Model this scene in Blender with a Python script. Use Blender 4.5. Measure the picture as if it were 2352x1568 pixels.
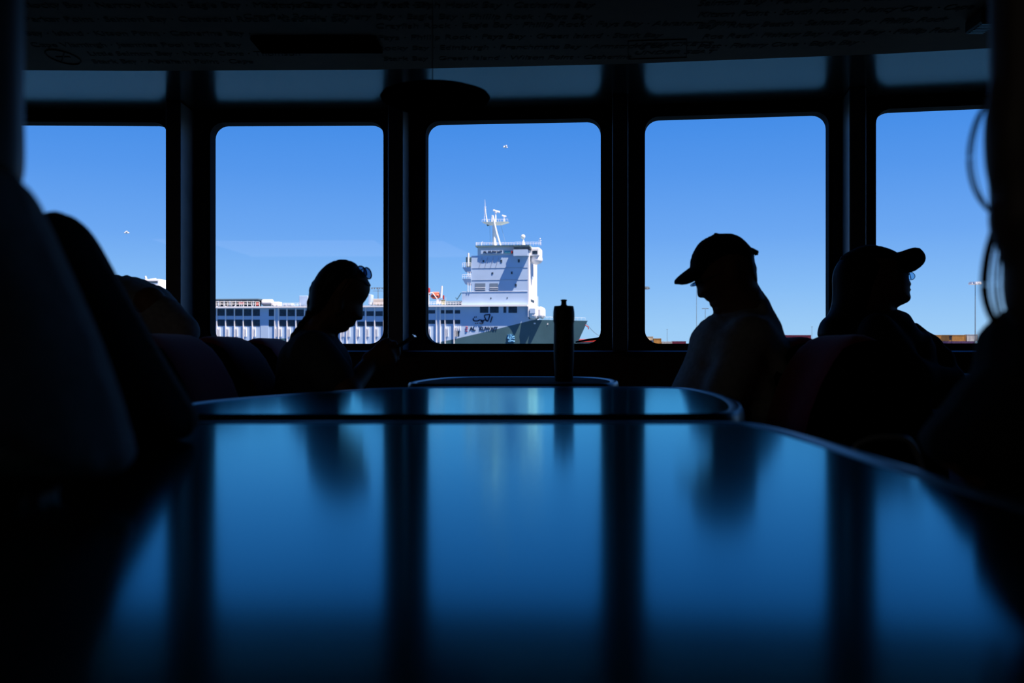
import bpy, bmesh, math, random
import numpy as np
from mathutils import Vector, Matrix
random.seed(4)
for o in list(bpy.data.objects):
    bpy.data.objects.remove(o, do_unlink=True)
C = bpy.context.scene.collection
PI = math.pi
# ------------------------------------------------------------------ camera
F = 2290.0          # focal length in pixels of the 2352 px wide frame
CX, HY, CZ = 1176.0, 800.0, 0.855
scene = bpy.context.scene
cam = bpy.data.cameras.new('camera')
cam.sensor_width = 36.0
cam.lens = F / 2352.0 * 36.0
cam.shift_y = (HY - 784.0) / 2352.0
cam.clip_start = 0.02
cam.clip_end = 9000
cam.dof.use_dof = True
cam.dof.focus_distance = 7.0
cam.dof.aperture_fstop = cam.lens / 7.5
co = bpy.data.objects.new('camera', cam)
C.objects.link(co)
co.location = (0, 0, CZ)
co.rotation_euler = (PI / 2, 0, 0)
scene.camera = co
# ------------------------------------------------------------------ sky
w = bpy.data.worlds.new('clear_sky')
scene.world = w
w.use_nodes = True
nt = w.node_tree
nt.nodes.clear()
tc = nt.nodes.new('ShaderNodeTexCoord')
sp = nt.nodes.new('ShaderNodeSeparateXYZ')
nt.links.new(tc.outputs['Generated'], sp.inputs[0])
rp = nt.nodes.new('ShaderNodeValToRGB')
nt.links.new(sp.outputs['Z'], rp.inputs['Fac'])
els = [(0.0, (0.40, 0.68, 0.99)), (0.02, (0.375, 0.66, 0.99)), (0.06, (0.27, 0.555, 0.985)), (0.11, (0.172, 0.43, 0.95)),
       (0.17, (0.105, 0.345, 0.90)), (0.235, (0.056, 0.28, 0.85)), (0.40, (0.025, 0.17, 0.66)), (1.0, (0.012, 0.09, 0.42))]
cr = rp.color_ramp
cr.elements[0].position, cr.elements[0].color = els[0][0], (*els[0][1], 1)
cr.elements[1].position, cr.elements[1].color = els[-1][0], (*els[-1][1], 1)
for p, c in els[1:-1]:
    e = cr.elements.new(p)
    e.color = (*c, 1)
bg = nt.nodes.new('ShaderNodeBackground')
bg.inputs['Strength'].default_value = 1.0
out = nt.nodes.new('ShaderNodeOutputWorld')
nt.links.new(rp.outputs[0], bg.inputs['Color'])
nt.links.new(bg.outputs[0], out.inputs['Surface'])
# ------------------------------------------------------------------ sun: high, off the right bow of the ship
sd = bpy.data.lights.new('sun', 'SUN')
sd.energy = 13.0
sd.color = (1.0, 0.79, 0.62)
sd.angle = 0.0093
so = bpy.data.objects.new('sun', sd)
C.objects.link(so)
so.rotation_euler = Vector((0.388, -0.256, 0.885)).to_track_quat('Z', 'Y').to_euler()
so.location = (50, -30, 90)
ld = bpy.data.lights.new('cabin_fill_light', 'AREA')  # added fill light, out of view, lifts the surfaces facing the camera
ld.energy = 7.0
ld.size = 2.0
ld.color = (1.0, 0.86, 0.72)
lo_ = bpy.data.objects.new('cabin_fill_light', ld)
C.objects.link(lo_)
lo_.location = (-2.8, -1.6, 2.10)
scene.view_settings.view_transform = 'Standard'
scene.view_settings.look = 'None'
scene.view_settings.exposure = 0.0
scene.view_settings.gamma = 1.0
scene.view_settings.use_curve_mapping = False
# ------------------------------------------------------------------ helpers
def P(x, y, d):
    return Vector(((x - CX) * d / F, d, CZ + (HY - y) * d / F))

MATS = {}
def mat(name, col, rough=0.7, spec=0.3, metal=0.0, var=0.15, scale=8.0, bump=0.0, sheen=0.0, coat=0.0):
    if name in MATS:
        return MATS[name]
    m = bpy.data.materials.new(name)
    m.use_nodes = True
    n = m.node_tree
    b = n.nodes['Principled BSDF']
    t = n.nodes.new('ShaderNodeTexCoord')
    no = n.nodes.new('ShaderNodeTexNoise')
    no.inputs['Scale'].default_value = scale
    no.inputs['Detail'].default_value = 3
    n.links.new(t.outputs['Object'], no.inputs['Vector'])
    r = n.nodes.new('ShaderNodeValToRGB')
    n.links.new(no.outputs['Fac'], r.inputs['Fac'])
    a = [max(0, c * (1 - var)) for c in col]
    z = [min(1, c * (1 + var)) for c in col]
    r.color_ramp.elements[0].color = (*a, 1)
    r.color_ramp.elements[0].position = 0.3
    r.color_ramp.elements[1].color = (*z, 1)
    r.color_ramp.elements[1].position = 0.7
    n.links.new(r.outputs[0], b.inputs['Base Color'])
    b.inputs['Roughness'].default_value = rough
    b.inputs['Specular IOR Level'].default_value = spec
    b.inputs['Metallic'].default_value = metal
    if sheen:
        b.inputs['Sheen Weight'].default_value = sheen
    if coat:
        b.inputs['Coat Weight'].default_value = coat
    if bump:
        bp = n.nodes.new('ShaderNodeBump')
        bp.inputs['Strength'].default_value = bump
        bp.inputs['Distance'].default_value = 0.002
        n2 = n.nodes.new('ShaderNodeTexNoise')
        n2.inputs['Scale'].default_value = 350
        n.links.new(t.outputs['Object'], n2.inputs['Vector'])
        n.links.new(n2.outputs['Fac'], bp.inputs['Height'])
        n.links.new(bp.outputs[0], b.inputs['Normal'])
    MATS[name] = m
    return m

def gloss_top(name, base, tint, rough, ior):
    m = bpy.data.materials.new(name)
    m.use_nodes = True
    n = m.node_tree
    n.nodes.clear()
    o = n.nodes.new('ShaderNodeOutputMaterial'); mx = n.nodes.new('ShaderNodeMixShader')
    df = n.nodes.new('ShaderNodeBsdfDiffuse'); df.inputs[0].default_value = (*base, 1)
    gl = n.nodes.new('ShaderNodeBsdfGlossy'); gl.inputs['Color'].default_value = (*tint, 1)
    t = n.nodes.new('ShaderNodeTexCoord'); no = n.nodes.new('ShaderNodeTexNoise'); no.inputs['Scale'].default_value = 2.5; no.inputs['Detail'].default_value = 4
    mr = n.nodes.new('ShaderNodeMapRange'); mr.inputs['To Min'].default_value = rough * .92; mr.inputs['To Max'].default_value = rough * 1.08
    n.links.new(t.outputs['Object'], no.inputs['Vector']); n.links.new(no.outputs['Fac'], mr.inputs['Value']); n.links.new(mr.outputs[0], gl.inputs['Roughness'])
    fr = n.nodes.new('ShaderNodeFresnel'); fr.inputs['IOR'].default_value = ior
    n.links.new(fr.outputs[0], mx.inputs[0]); n.links.new(df.outputs[0], mx.inputs[1]); n.links.new(gl.outputs[0], mx.inputs[2]); n.links.new(mx.outputs[0], o.inputs[0])
    return m

def glass_mat(name, tint=(0.97, 0.985, 1.0)):
    m = bpy.data.materials.new(name)
    m.use_nodes = True
    n = m.node_tree
    n.nodes.clear()
    o = n.nodes.new('ShaderNodeOutputMaterial')
    mx = n.nodes.new('ShaderNodeMixShader')
    tr = n.nodes.new('ShaderNodeBsdfTransparent')
    tr.inputs[0].default_value = (*tint, 1)
    gl = n.nodes.new('ShaderNodeBsdfGlossy')
    gl.inputs['Roughness'].default_value = 0.02
    lw = n.nodes.new('ShaderNodeLayerWeight')
    lw.inputs['Blend'].default_value = 0.5
    pw = n.nodes.new('ShaderNodeMath'); pw.operation = 'POWER'; pw.inputs[1].default_value = 5.0
    ma = n.nodes.new('ShaderNodeMath'); ma.operation = 'MULTIPLY_ADD'; ma.inputs[1].default_value = 0.96; ma.inputs[2].default_value = 0.035
    n.links.new(lw.outputs['Facing'], pw.inputs[0])
    n.links.new(pw.outputs[0], ma.inputs[0])
    n.links.new(ma.outputs[0], mx.inputs[0])
    n.links.new(tr.outputs[0], mx.inputs[1])
    n.links.new(gl.outputs[0], mx.inputs[2])
    n.links.new(mx.outputs[0], o.inputs[0])
    return m

def empty(name, label, cat, loc=(0, 0, 0), rz=0.0, group=None):
    o = bpy.data.objects.new(name, None)
    o.empty_display_size = 0.1
    C.objects.link(o)
    o.location = loc
    o.rotation_euler = (0, 0, rz)
    return tag(o, label, cat, group)

def tag(o, label=None, cat=None, group=None, kind=None):
    if label: o['label'] = label
    if cat: o['category'] = cat
    if group: o['group'] = group
    if kind: o['kind'] = kind
    return o

def mesh(name, verts, faces, m, parent=None, smooth=False, ms=None, mi=None):
    me = bpy.data.meshes.new(name)
    me.from_pydata([tuple(v) for v in verts], [], faces)
    me.update()
    if smooth:
        me.polygons.foreach_set('use_smooth', [True] * len(me.polygons))
    o = bpy.data.objects.new(name, me)
    C.objects.link(o)
    if ms:
        for q in ms: me.materials.append(q)
        me.polygons.foreach_set('material_index', mi)
    else:
        me.materials.append(m)
    if parent: o.parent = parent
    return o

class MB:
    """collects shapes into one mesh"""
    def __init__(s): s.v, s.f = [], []
    def add(s, vs, fs):
        k = len(s.v)
        s.v += [tuple(v) for v in vs]
        s.f += [tuple(i + k for i in f) for f in fs]
        return s
    def box(s, x0, x1, y0, y1, z0, z1):
        vs = [(x, y, z) for z in (z0, z1) for y in (y0, y1) for x in (x0, x1)]
        return s.add(vs, [(0, 2, 3, 1), (4, 5, 7, 6), (0, 1, 5, 4), (2, 6, 7, 3), (0, 4, 6, 2), (1, 3, 7, 5)])
    def hexa(s, b, t):
        return s.add(list(b) + list(t), [(3, 2, 1, 0), (4, 5, 6, 7), (0, 1, 5, 4), (1, 2, 6, 5), (2, 3, 7, 6), (3, 0, 4, 7)])
    def tube(s, pts, r, n=8, r2=None):
        pts = [Vector(p) for p in pts]
        L = len(pts)
        vs, fs = [], []
        for i, p in enumerate(pts):
            t = (pts[min(i + 1, L - 1)] - pts[max(i - 1, 0)]).normalized()
            u = t.cross(Vector((0, 0, 1)))
            if u.length < 1e-3: u = t.cross(Vector((0, 1, 0)))
            u.normalize()
            q = t.cross(u)
            if isinstance(r, (list, tuple)): rr = r[i]
            else: rr = r if r2 is None else r + (r2 - r) * i / max(1, L - 1)
            for k in range(n):
                a = 2 * PI * k / n
                vs.append(p + u * (rr * math.cos(a)) + q * (rr * math.sin(a)))
        for i in range(L - 1):
            for k in range(n):
                fs.append((i * n + k, i * n + (k + 1) % n, (i + 1) * n + (k + 1) % n, (i + 1) * n + k))
        fs.append(tuple(range(n))[::-1])
        fs.append(tuple((L - 1) * n + k for k in range(n)))
        return s.add(vs, fs)
    def lathe(s, prof, cx=0, cy=0, cz=0, n=32):
        vs, fs = [], []
        for (r, z) in prof:
            for k in range(n):
                a = 2 * PI * k / n
                vs.append((cx + r * math.cos(a), cy + r * math.sin(a), cz + z))
        for i in range(len(prof) - 1):
            for k in range(n):
                fs.append((i * n + k, i * n + (k + 1) % n, (i + 1) * n + (k + 1) % n, (i + 1) * n + k))
        fs.append(tuple(range(n))[::-1])
        fs.append(tuple((len(prof) - 1) * n + k for k in range(n)))
        return s.add(vs, fs)
    def prism(s, pts, z0, z1):
        n = len(pts)
        vs = [(x, y, z0) for x, y in pts] + [(x, y, z1) for x, y in pts]
        fs = [tuple(range(n))[::-1], tuple(range(n, 2 * n))]
        fs += [(i, (i + 1) % n, n + (i + 1) % n, n + i) for i in range(n)]
        return s.add(vs, fs)
    def build(s, name, m, parent=None, smooth=False, bevel=0.0, seg=2):
        o = mesh(name, s.v, s.f, m, parent, smooth)
        if bevel:
            b = o.modifiers.new('bevel', 'BEVEL')
            b.width = bevel
            b.segments = seg
            b.limit_method = 'ANGLE'
            b.angle_limit = math.radians(40)
        return o

def chaikin(pts, n=2, closed=True):
    for _ in range(n):
        q = []
        L = len(pts)
        for i in range(L if closed else L - 1):
            a, b = pts[i], pts[(i + 1) % L]
            q.append(tuple(a[k] * .75 + b[k] * .25 for k in range(len(a))))
            q.append(tuple(a[k] * .25 + b[k] * .75 for k in range(len(a))))
        if not closed: q = [pts[0]] + q + [pts[-1]]
        pts = q
    return pts

def copy_tree(o, parent=None):
    c = o.copy()
    C.objects.link(c)
    if parent: c.parent = parent
    for ch in list(o.children):
        copy_tree(ch, c)
    return c

# ------------------------------------------------------------------ sculpting volume: smooth unions turned into one surface
class Vol:
    def __init__(s, lo, hi, h):
        s.lo = np.array(lo, float); s.h = h
        s.n = np.ceil((np.array(hi) - s.lo) / h).astype(int) + 1
        s.F = np.full(tuple(s.n), 1.0, np.float32)
    def _sub(s, lo, hi):
        a = np.clip(np.floor((np.array(lo) - s.lo) / s.h).astype(int), 0, s.n)
        b = np.clip(np.ceil((np.array(hi) - s.lo) / s.h).astype(int) + 1, 0, s.n)
        sl = tuple(slice(i, j) for i, j in zip(a, b))
        g = [s.lo[k] + s.h * np.arange(a[k], b[k]) for k in range(3)]
        return sl, g[0][:, None, None], g[1][None, :, None], g[2][None, None, :]
    def _mix(s, sl, f, k):
        if 0 in s.F[sl].shape: return
        a = s.F[sl]
        if k <= 0: s.F[sl] = np.minimum(a, f)
        else:
            hh = np.maximum(k - np.abs(a - f), 0) / k
            s.F[sl] = np.minimum(a, f) - hh * hh * k * 0.25
    def cap(s, a, b, r1, r2=None, k=0.02, sq=None):
        r2 = r1 if r2 is None else r2
        a, b = np.array(a, float), np.array(b, float)
        pad = max(r1, r2) + k + 2 * s.h + .02
        sl, x, y, z = s._sub(np.minimum(a, b) - pad, np.maximum(a, b) + pad)
        d = b - a
        L = max((d ** 2).sum(), 1e-9)
        t = np.clip(((x - a[0]) * d[0] + (y - a[1]) * d[1] + (z - a[2]) * d[2]) / L, 0, 1)
        f = np.sqrt((x - a[0] - t * d[0]) ** 2 + (y - a[1] - t * d[1]) ** 2 + (z - a[2] - t * d[2]) ** 2) - (r1 + (r2 - r1) * t)
        s._mix(sl, f, k)
    def chain(s, pts, rs, k=0.02):
        for i in range(len(pts) - 1): s.cap(pts[i], pts[i + 1], rs[i], rs[i + 1], k)
    def ell(s, c, r, k=0.02, rot=None):
        c, r = np.array(c, float), np.array(r, float)
        pad = max(r) + k + 2 * s.h
        sl, x, y, z = s._sub(c - pad, c + pad)
        X, Y, Z = x - c[0], y - c[1], z - c[2]
        if rot is not None:
            R = np.array(rot)
            X, Y, Z = (R[0][0] * X + R[0][1] * Y + R[0][2] * Z, R[1][0] * X + R[1][1] * Y + R[1][2] * Z, R[2][0] * X + R[2][1] * Y + R[2][2] * Z)
        q = np.sqrt((X / r[0]) ** 2 + (Y / r[1]) ** 2 + (Z / r[2]) ** 2)
        s._mix(sl, (q - 1) * min(r), k)
    def poly(s, pts, yc, W, R, q=0.5, k=0.02, neck=None, fold=None, grow=0.0):
        """a body seen from the side: outline PTS in the x-z plane, rounded across to half width W"""
        p = np.array(pts, float)
        pad = .05 + k
        Wm = W if np.isscalar(W) else max(W)
        sl, x, y, z = s._sub((p[:, 0].min() - pad, yc - Wm - pad, p[:, 1].min() - pad), (p[:, 0].max() + pad, yc + Wm + pad, p[:, 1].max() + pad))
        X = np.broadcast_to(x[:, 0, :], (x.shape[0], z.shape[2])); Z = np.broadcast_to(z[0, :, :], X.shape)
        D = np.full(X.shape, 9.0); ins = np.zeros(X.shape, bool)
        for i in range(len(p)):
            a, b = p[i], p[(i + 1) % len(p)]
            e = b - a
            t = np.clip(((X - a[0]) * e[0] + (Z - a[1]) * e[1]) / max((e ** 2).sum(), 1e-12), 0, 1)
            D = np.minimum(D, np.hypot(X - a[0] - t * e[0], Z - a[1] - t * e[1]))
            c = ((a[1] > Z) != (b[1] > Z))
            with np.errstate(divide='ignore', invalid='ignore'):
                ins ^= c & (X < (b[0] - a[0]) * (Z - a[1]) / (b[1] - a[1] + 1e-12) + a[0])
        S = np.where(ins, D, -D) + grow
        Wz = W
        if neck is not None:      # (z_top, w_top, z_low): narrow at the neck, full width at the shoulders
            tt = np.clip((neck[0] - Z) / (neck[0] - neck[2]), 0, 1)
            Wz = neck[1] + (W - neck[1]) * np.sin(tt * PI / 2) ** 0.8
        w_ = (Wz + grow) * (1 - (1 - np.clip(S / R, 0, 1)) ** 2) ** q
        if fold is not None:
            w_ = w_ + fold(X, Z) * np.clip(S / .02, 0, 1)
        ya = np.abs(y - yc)
        f = np.where(S[:, None, :] > 0, (ya - w_[:, None, :]) * 0.7, np.sqrt(S[:, None, :] ** 2 + ya ** 2))
        s._mix(sl, f, k)
    def mesh(s, name, m, parent=None, it=1):
        Fv = s.F
        i_ = Fv < 0
        nx, ny, nz = Fv.shape
        offs = [(a, b, c) for a in (0, 1) for b in (0, 1) for c in (0, 1)]
        cnt = np.zeros((nx - 1, ny - 1, nz - 1), np.int8)
        for a, b, c in offs: cnt += i_[a:nx - 1 + a, b:ny - 1 + b, c:nz - 1 + c]
        mx = (cnt > 0) & (cnt < 8)
        I, J, K = np.nonzero(mx)
        idx = np.full(mx.shape, -1, np.int64)
        idx[I, J, K] = np.arange(len(I))
        acc = np.zeros((len(I), 3)); num = np.zeros(len(I))
        for ax in range(3):
            for a, b, c in offs:
                o = [a, b, c]
                if o[ax]: continue
                o2 = list(o); o2[ax] = 1
                fa = Fv[I + o[0], J + o[1], K + o[2]].astype(float)
                fb = Fv[I + o2[0], J + o2[1], K + o2[2]].astype(float)
                cr_ = (fa < 0) != (fb < 0)
                t = np.where(cr_, fa / np.where(fa == fb, 1, fa - fb), 0)
                pt = np.array(o, float)[None, :].repeat(len(I), 0)
                pt[:, ax] += t
                acc += pt * cr_[:, None]; num += cr_
        V = s.lo + (np.stack([I, J, K], 1) + acc / num[:, None]) * s.h
        Q = []
        for ax in range(3):
            u, v = (ax + 1) % 3, (ax + 2) % 3
            A = [slice(None)] * 3; B = [slice(None)] * 3
            A[ax] = slice(0, -1); B[ax] = slice(1, None)
            a_, b_ = i_[tuple(A)], i_[tuple(B)]
            E = np.stack(np.nonzero(a_ != b_), 1)
            E = E[(E[:, u] > 0) & (E[:, v] > 0) & (E[:, u] < Fv.shape[u] - 1) & (E[:, v] < Fv.shape[v] - 1)]
            if not len(E): continue
            def cell(du, dv):
                c = E.copy(); c[:, u] -= du; c[:, v] -= dv
                return idx[c[:, 0], c[:, 1], c[:, 2]]
            q = np.stack([cell(1, 1), cell(0, 1), cell(0, 0), cell(1, 0)], 1)
            fl = ~a_[E[:, 0], E[:, 1], E[:, 2]]
            q[fl] = q[fl][:, ::-1]
            Q.append(q)
        Q = np.concatenate(Q)
        Q = Q[(Q >= 0).all(1)]
        for _ in range(it):      # light relaxation
            sm = np.zeros_like(V); c = np.zeros(len(V))
            for k in range(4):
                np.add.at(sm, Q[:, k], V[Q[:, (k + 1) % 4]]); np.add.at(sm, Q[:, k], V[Q[:, (k + 3) % 4]])
                np.add.at(c, Q[:, k], 2)
            V = V * .5 + sm / np.maximum(c, 1)[:, None] * .5
        me = bpy.data.meshes.new(name)
        me.vertices.add(len(V)); me.vertices.foreach_set('co', V.astype(np.float32).ravel())
        me.loops.add(len(Q) * 4); me.loops.foreach_set('vertex_index', Q.astype(np.int32).ravel())
        me.polygons.add(len(Q)); me.polygons.foreach_set('loop_start', np.arange(0, len(Q) * 4, 4, dtype=np.int32))
        me.polygons.foreach_set('use_smooth', np.ones(len(Q), bool))
        me.update(calc_edges=True)
        me.validate()
        me.materials.append(m)
        o = bpy.data.objects.new(name, me)
        C.objects.link(o)
        if parent:
            o.parent = parent
            o.matrix_parent_inverse = Matrix.Translation(-Vector(parent.location))
        return o
# ------------------------------------------------------------------ materials
M_wall = mat('dark_wall_paint', (0.018, 0.018, 0.022), 0.55, 0.25)
M_panel = mat('brown_wall_panel', (0.13, 0.07, 0.05), 0.7, 0.2)
M_ceil = mat('dark_ceiling_panel', (0.060, 0.030, 0.018), 0.75, 0.15)
M_ink = mat('ceiling_lettering', (0.007, 0.006, 0.006), 0.8, 0.1)
M_soffit = mat('glossy_soffit', (0.010, 0.012, 0.014), 0.19, 0.42, var=0.08)
M_floor = mat('dark_carpet', (0.012, 0.012, 0.016), 0.95, 0.1, scale=30)
M_gasket = mat('black_rubber', (0.004, 0.004, 0.005), 0.8, 0.08)
M_sill = mat('pale_sill_edge', (0.55, 0.60, 0.65), 0.35, 0.5)
M_pillar = mat('satin_grey_trim', (0.13, 0.15, 0.17), 0.38, 0.5)
M_glass = glass_mat('window_glass')
M_table = gloss_top('dark_blue_table_laminate', (0.006, 0.008, 0.012), (0.32, 0.90, 1.0), 0.13, 1.8)
M_rim = mat('table_edge_trim', (0.012, 0.014, 0.018), 0.3, 0.5)
M_steel = mat('dark_painted_steel', (0.03, 0.03, 0.035), 0.4, 0.5)
M_maroon = mat('maroon_seat_fabric', (0.36, 0.016, 0.045), 0.9, 0.12, bump=0.4, sheen=0.3, scale=40)
M_shell = mat('black_seat_panel', (0.002, 0.002, 0.002), 0.95, 0.0)
M_black = mat('black_plastic', (0.004, 0.004, 0.004), 0.5, 0.3)
# ------------------------------------------------------------------ cabin shell
K = [(-4.35, 4.75), (-3.95, 5.15), (-2.915, 5.37), (-1.745, 5.40), (-0.578, 5.38), (0.586, 5.285), (1.748, 5.125), (2.895, 4.90), (3.9, 4.55), (4.35, 4.15)]
WB, WT = CZ + 0.022, CZ + 1.224            # window bottom and top
ZS = 2.137                                 # soffit height
def inset(poly, t):
    """offset an open polyline towards the cabin"""
    out = []
    for i in range(len(poly)):
        a = Vector(poly[max(i - 1, 0)]); b = Vector(poly[min(i + 1, len(poly) - 1)])
        d = (b - a).normalized()
        nrm = Vector((d.y, -d.x))
        p = Vector(poly[i]) + nrm * t
        out.append((p.x, p.y))
    return out
def rrect(x0, x1, z0, z1, r, n=7):
    pts = []
    for cx, cz, a0 in ((x1 - r, z1 - r, 0), (x0 + r, z1 - r, 90), (x0 + r, z0 + r, 180), (x1 - r, z0 + r, 270)):
        for k in range(n + 1):
            a = math.radians(a0 + 90 * k / n)
            pts.append((cx + r * math.cos(a), cz + r * math.sin(a)))
    return pts
def ring(outer, inner, y0, y1):
    """frame between two outlines with equal point counts, in local x-z, from y0 to y1"""
    n = len(outer)
    vs = [(x, y0, z) for x, z in outer] + [(x, y0, z) for x, z in inner] + [(x, y1, z) for x, z in outer] + [(x, y1, z) for x, z in inner]
    fs = []
    for i in range(n):
        j = (i + 1) % n
        fs += [(i, j, n + j, n + i), (2 * n + i, 3 * n + i, 3 * n + j, 2 * n + j), (n + i, n + j, 3 * n + j, 3 * n + i), (i, 2 * n + i, 2 * n + j, j)]
    return vs, fs
def place(vs, a, ang):
    c, s = math.cos(ang), math.sin(ang)
    return [(a[0] + x * c - y * s, a[1] + x * s + y * c, z) for x, y, z in vs]
wall = MB()
low = MB()
wn = 0
WW = 0.473
for i in range(len(K) - 1):
    a, b = Vector(K[i]), Vector(K[i + 1])
    L = (b - a).length
    ang = math.atan2(b.y - a.y, b.x - a.x)
    if L < 0.9:
        wall.add(place([(x, y, z) for z in (0, 2.6) for y in (0, .08) for x in (0, L)], a, ang), [(0, 2, 3, 1), (4, 5, 7, 6), (0, 1, 5, 4), (2, 6, 7, 3), (0, 4, 6, 2), (1, 3, 7, 5)])
        continue
    m = L / 2
    inn = rrect(m - WW, m + WW, WB, WT, 0.075)
    e_ = 0.03
    X0, X1, Z0, Z1 = m - WW - e_, m + WW + e_, WB - e_, WT + e_
    outr = []
    for (cx_, cz_) in ((X1, Z1), (X0, Z1), (X0, Z0), (X1, Z0)): outr += [(cx_, cz_)] * 8
    vs, fs = ring(outr, inn, 0, 0.08)
    wall.add(place(vs, a, ang), fs)
    for (xa, xb, za, zb) in ((0, X0, 0, 2.6), (X1, L, 0, 2.6), (X0, X1, 0, Z0), (X0, X1, Z1, 2.6)):
        wall.add(place([(x, y, z) for z in (za, zb) for y in (0, .08) for x in (xa, xb)], a, ang), [(0, 2, 3, 1), (4, 5, 7, 6), (0, 1, 5, 4), (2, 6, 7, 3), (0, 4, 6, 2), (1, 3, 7, 5)])
    wn += 1
    wo = bpy.data.objects.new('window_%d' % wn, None)
    C.objects.link(wo); wo['kind'] = 'structure'
    wo.location = (a.x, a.y, 0); wo.rotation_euler = (0, 0, ang)
    g = MB(); g.add(*ring(rrect(m - WW - .014, m + WW + .014, WB - .014, WT + .014, .087), rrect(m - WW + .004, m + WW - .004, WB + .004, WT - .004, .072), -0.012, 0.083))
    g.build('window_frame', M_gasket, wo)
    g = MB(); g.box(m - WW - .005, m + WW + .005, 0.034, 0.040, WB - .005, WT + .005)
    g.build('glass_pane', M_glass, wo)
o = wall.build('wall_front', M_wall)
tag(o, kind='structure')
KI = inset(K, 0.03)
def strip(poly, t0, t1, z0, z1):
    A, B = inset(poly, t0), inset(poly, t1)
    s = MB()
    for i in range(len(poly) - 1):
        s.hexa([(*A[i], z0), (*A[i + 1], z0), (*B[i + 1], z0), (*B[i], z0)], [(*A[i], z1), (*A[i + 1], z1), (*B[i + 1], z1), (*B[i], z1)])
    return s
tag(strip(K, 0.002, 0.035, 0.0, CZ - 0.022).build('trim_1', M_panel), kind='structure')      # wainscot under the windows
A_, B_, C_ = inset(K, 0.002), inset(K, 0.040), inset(K, 0.064)
g = MB()
for i in range(len(K) - 1):
    g.hexa([(*A_[i], CZ - .0172), (*A_[i + 1], CZ - .0172), (*C_[i + 1], CZ - .0172), (*C_[i], CZ - .0172)], [(*A_[i], CZ - .0105), (*A_[i + 1], CZ - .0105), (*B_[i + 1], CZ - .0105), (*B_[i], CZ - .0105)])
tag(g.build('trim_2', M_sill), kind='structure')
tag(strip(K, -0.10, 0.86, ZS, ZS + 0.05).build('trim_3', M_soffit), kind='structure')        # glossy soffit over the windows
tag(strip(K, 0.001, 0.02, ZS - 0.02, ZS - 0.001).build('trim_4', M_gasket), kind='structure')
# pillars between the windows
tn = 5
for i in range(1, len(K) - 1):
    a = Vector(K[i]); d = (Vector(K[i + 1]) - Vector(K[i - 1])).normalized()
    ang = math.atan2(d.y, d.x)
    s = MB()
    s.box(-0.04, 0.04, -0.235, -0.002, CZ - 0.012, ZS - 0.002)
    o = s.build('trim_%d' % tn, M_pillar, bevel=0.008, seg=3)
    o.location = (a.x - 0.012, a.y, 0); o.rotation_euler = (0, 0, ang)
    tag(o, kind='structure'); tn += 1
YB = -3.0
XL, XR = -4.35, 4.35
tag(MB().box(XL - .1, XL, YB, K[0][1], 0, 2.6).build('wall_left', M_wall), kind='structure')
tag(MB().box(XR, XR + .1, YB, K[-1][1], 0, 2.6).build('wall_right', M_wall), kind='structure')
tag(MB().box(XL - .1, XR + .1, YB - .1, YB, 0, 2.6).build('wall_back', M_wall), kind='structure')
pl = [(XL - .1, YB - .1)] + [(x, y + .07) for x, y in K] + [(XR + .1, YB - .1)]
tag(MB().prism(pl, -0.12, 0.0).build('floor', M_floor), kind='structure')
tag(MB().prism(pl, 2.55, 2.7).build('roof_slab', M_wall), kind='structure')
KC = inset(K, 0.815)
cl = [(XL, YB)] + [(XL, KC[0][1])] + KC[1:-1] + [(XR, KC[-1][1])] + [(XR, YB)]
ceil = MB().prism(cl, ZS - 0.006, ZS + 0.03).build('ceiling', M_ceil)
tag(ceil, kind='structure')

def text_mesh(cu, name):
    t = bpy.data.objects.new('t', cu)
    me = bpy.data.meshes.new_from_object(t)
    bpy.data.objects.remove(t)
    o = bpy.data.objects.new(name, me)
    C.objects.link(o)
    return o
def ctext(txt, px, py, ang=0.0, size=0.085, sx=0.62):
    d = (ZS - CZ) * F / (HY - py)
    x = (px - CX) * d / F
    cu = bpy.data.curves.new('lettering', 'FONT')
    cu.body = txt
    cu.size = size
    cu.shear = 0.25
    cu.extrude = 0.0006
    cu.materials.append(M_ink)
    o = text_mesh(cu, 'lettering')
    o.parent = ceil
    o.location = (x, d, ZS - 0.0075)
    o.rotation_euler = (PI, 0, ang)
    o.scale = (sx, 1, 1)
R3 = [
 (60, 46, 'Parker Point · Salmon Bay · Cathedral Rocks · Geordie Bay'),
 (60, 78, 'Bay · Island · Kitson Point · Catherine Bay ·'), (75, 104, 'Cape Vlamingh · Jeannies Pool · Stark Bay'),
 (205, 124, 'Little Salmon Bay · Nancy Cove · Thomson'), (215, 142, 'Stark Bay · Abraham Point · Cape'),
 (60, 14, 'Rocky Bay · Narrow Neck · Eagle Bay · Marjorie Bay · City of York Bay ·')]
for x, y, t in R3: ctext(t, x, y)
for x, y, t in [(560, 40, 'Crayfish Rock · Fishery Bay · Eagle Bay · Phillip Rock · Fays Bay'), (600, 14, 'Nancy Cove · Kahar Reef · Fish Hook Bay · Catherine Bay'),
                (862, 62, 'Crayfish Rock · Eagle Bay · Phillip Rock · Fays Bay · Abraham Point'), (868, 88, 'Fays · Phillip Rock · Fays Bay · Green Island · Stark Bay'),
                (866, 112, 'Rocky Bay · Edinburgh · Frenchmans Bay · Armstrong Bay'), (880, 136, 'Stark Bay · Green Island · Wilson Point · Catherine')]:
    ctext(t, x, y, -0.03 if x > 800 else 0)
for x, y, t in [(1600, 10, 'Salmon Bay · Parker Point · Little Armstrong Bay'), (1600, 36, 'Kitson Point · South Point · Nancy Cove · Cape Vlamingh'),
                (1600, 62, 'Bay · Ricey Beach · Salmon Bay · Phillip Rock'), (1610, 86, 'Roe Reef · Fishery Bay · Eagle Bay · Phillip Rock'),
                (1600, 108, 'Post · Fishery Cove · Eagle Bay ·')]:
    ctext(t, x, y, -0.09)
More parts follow.
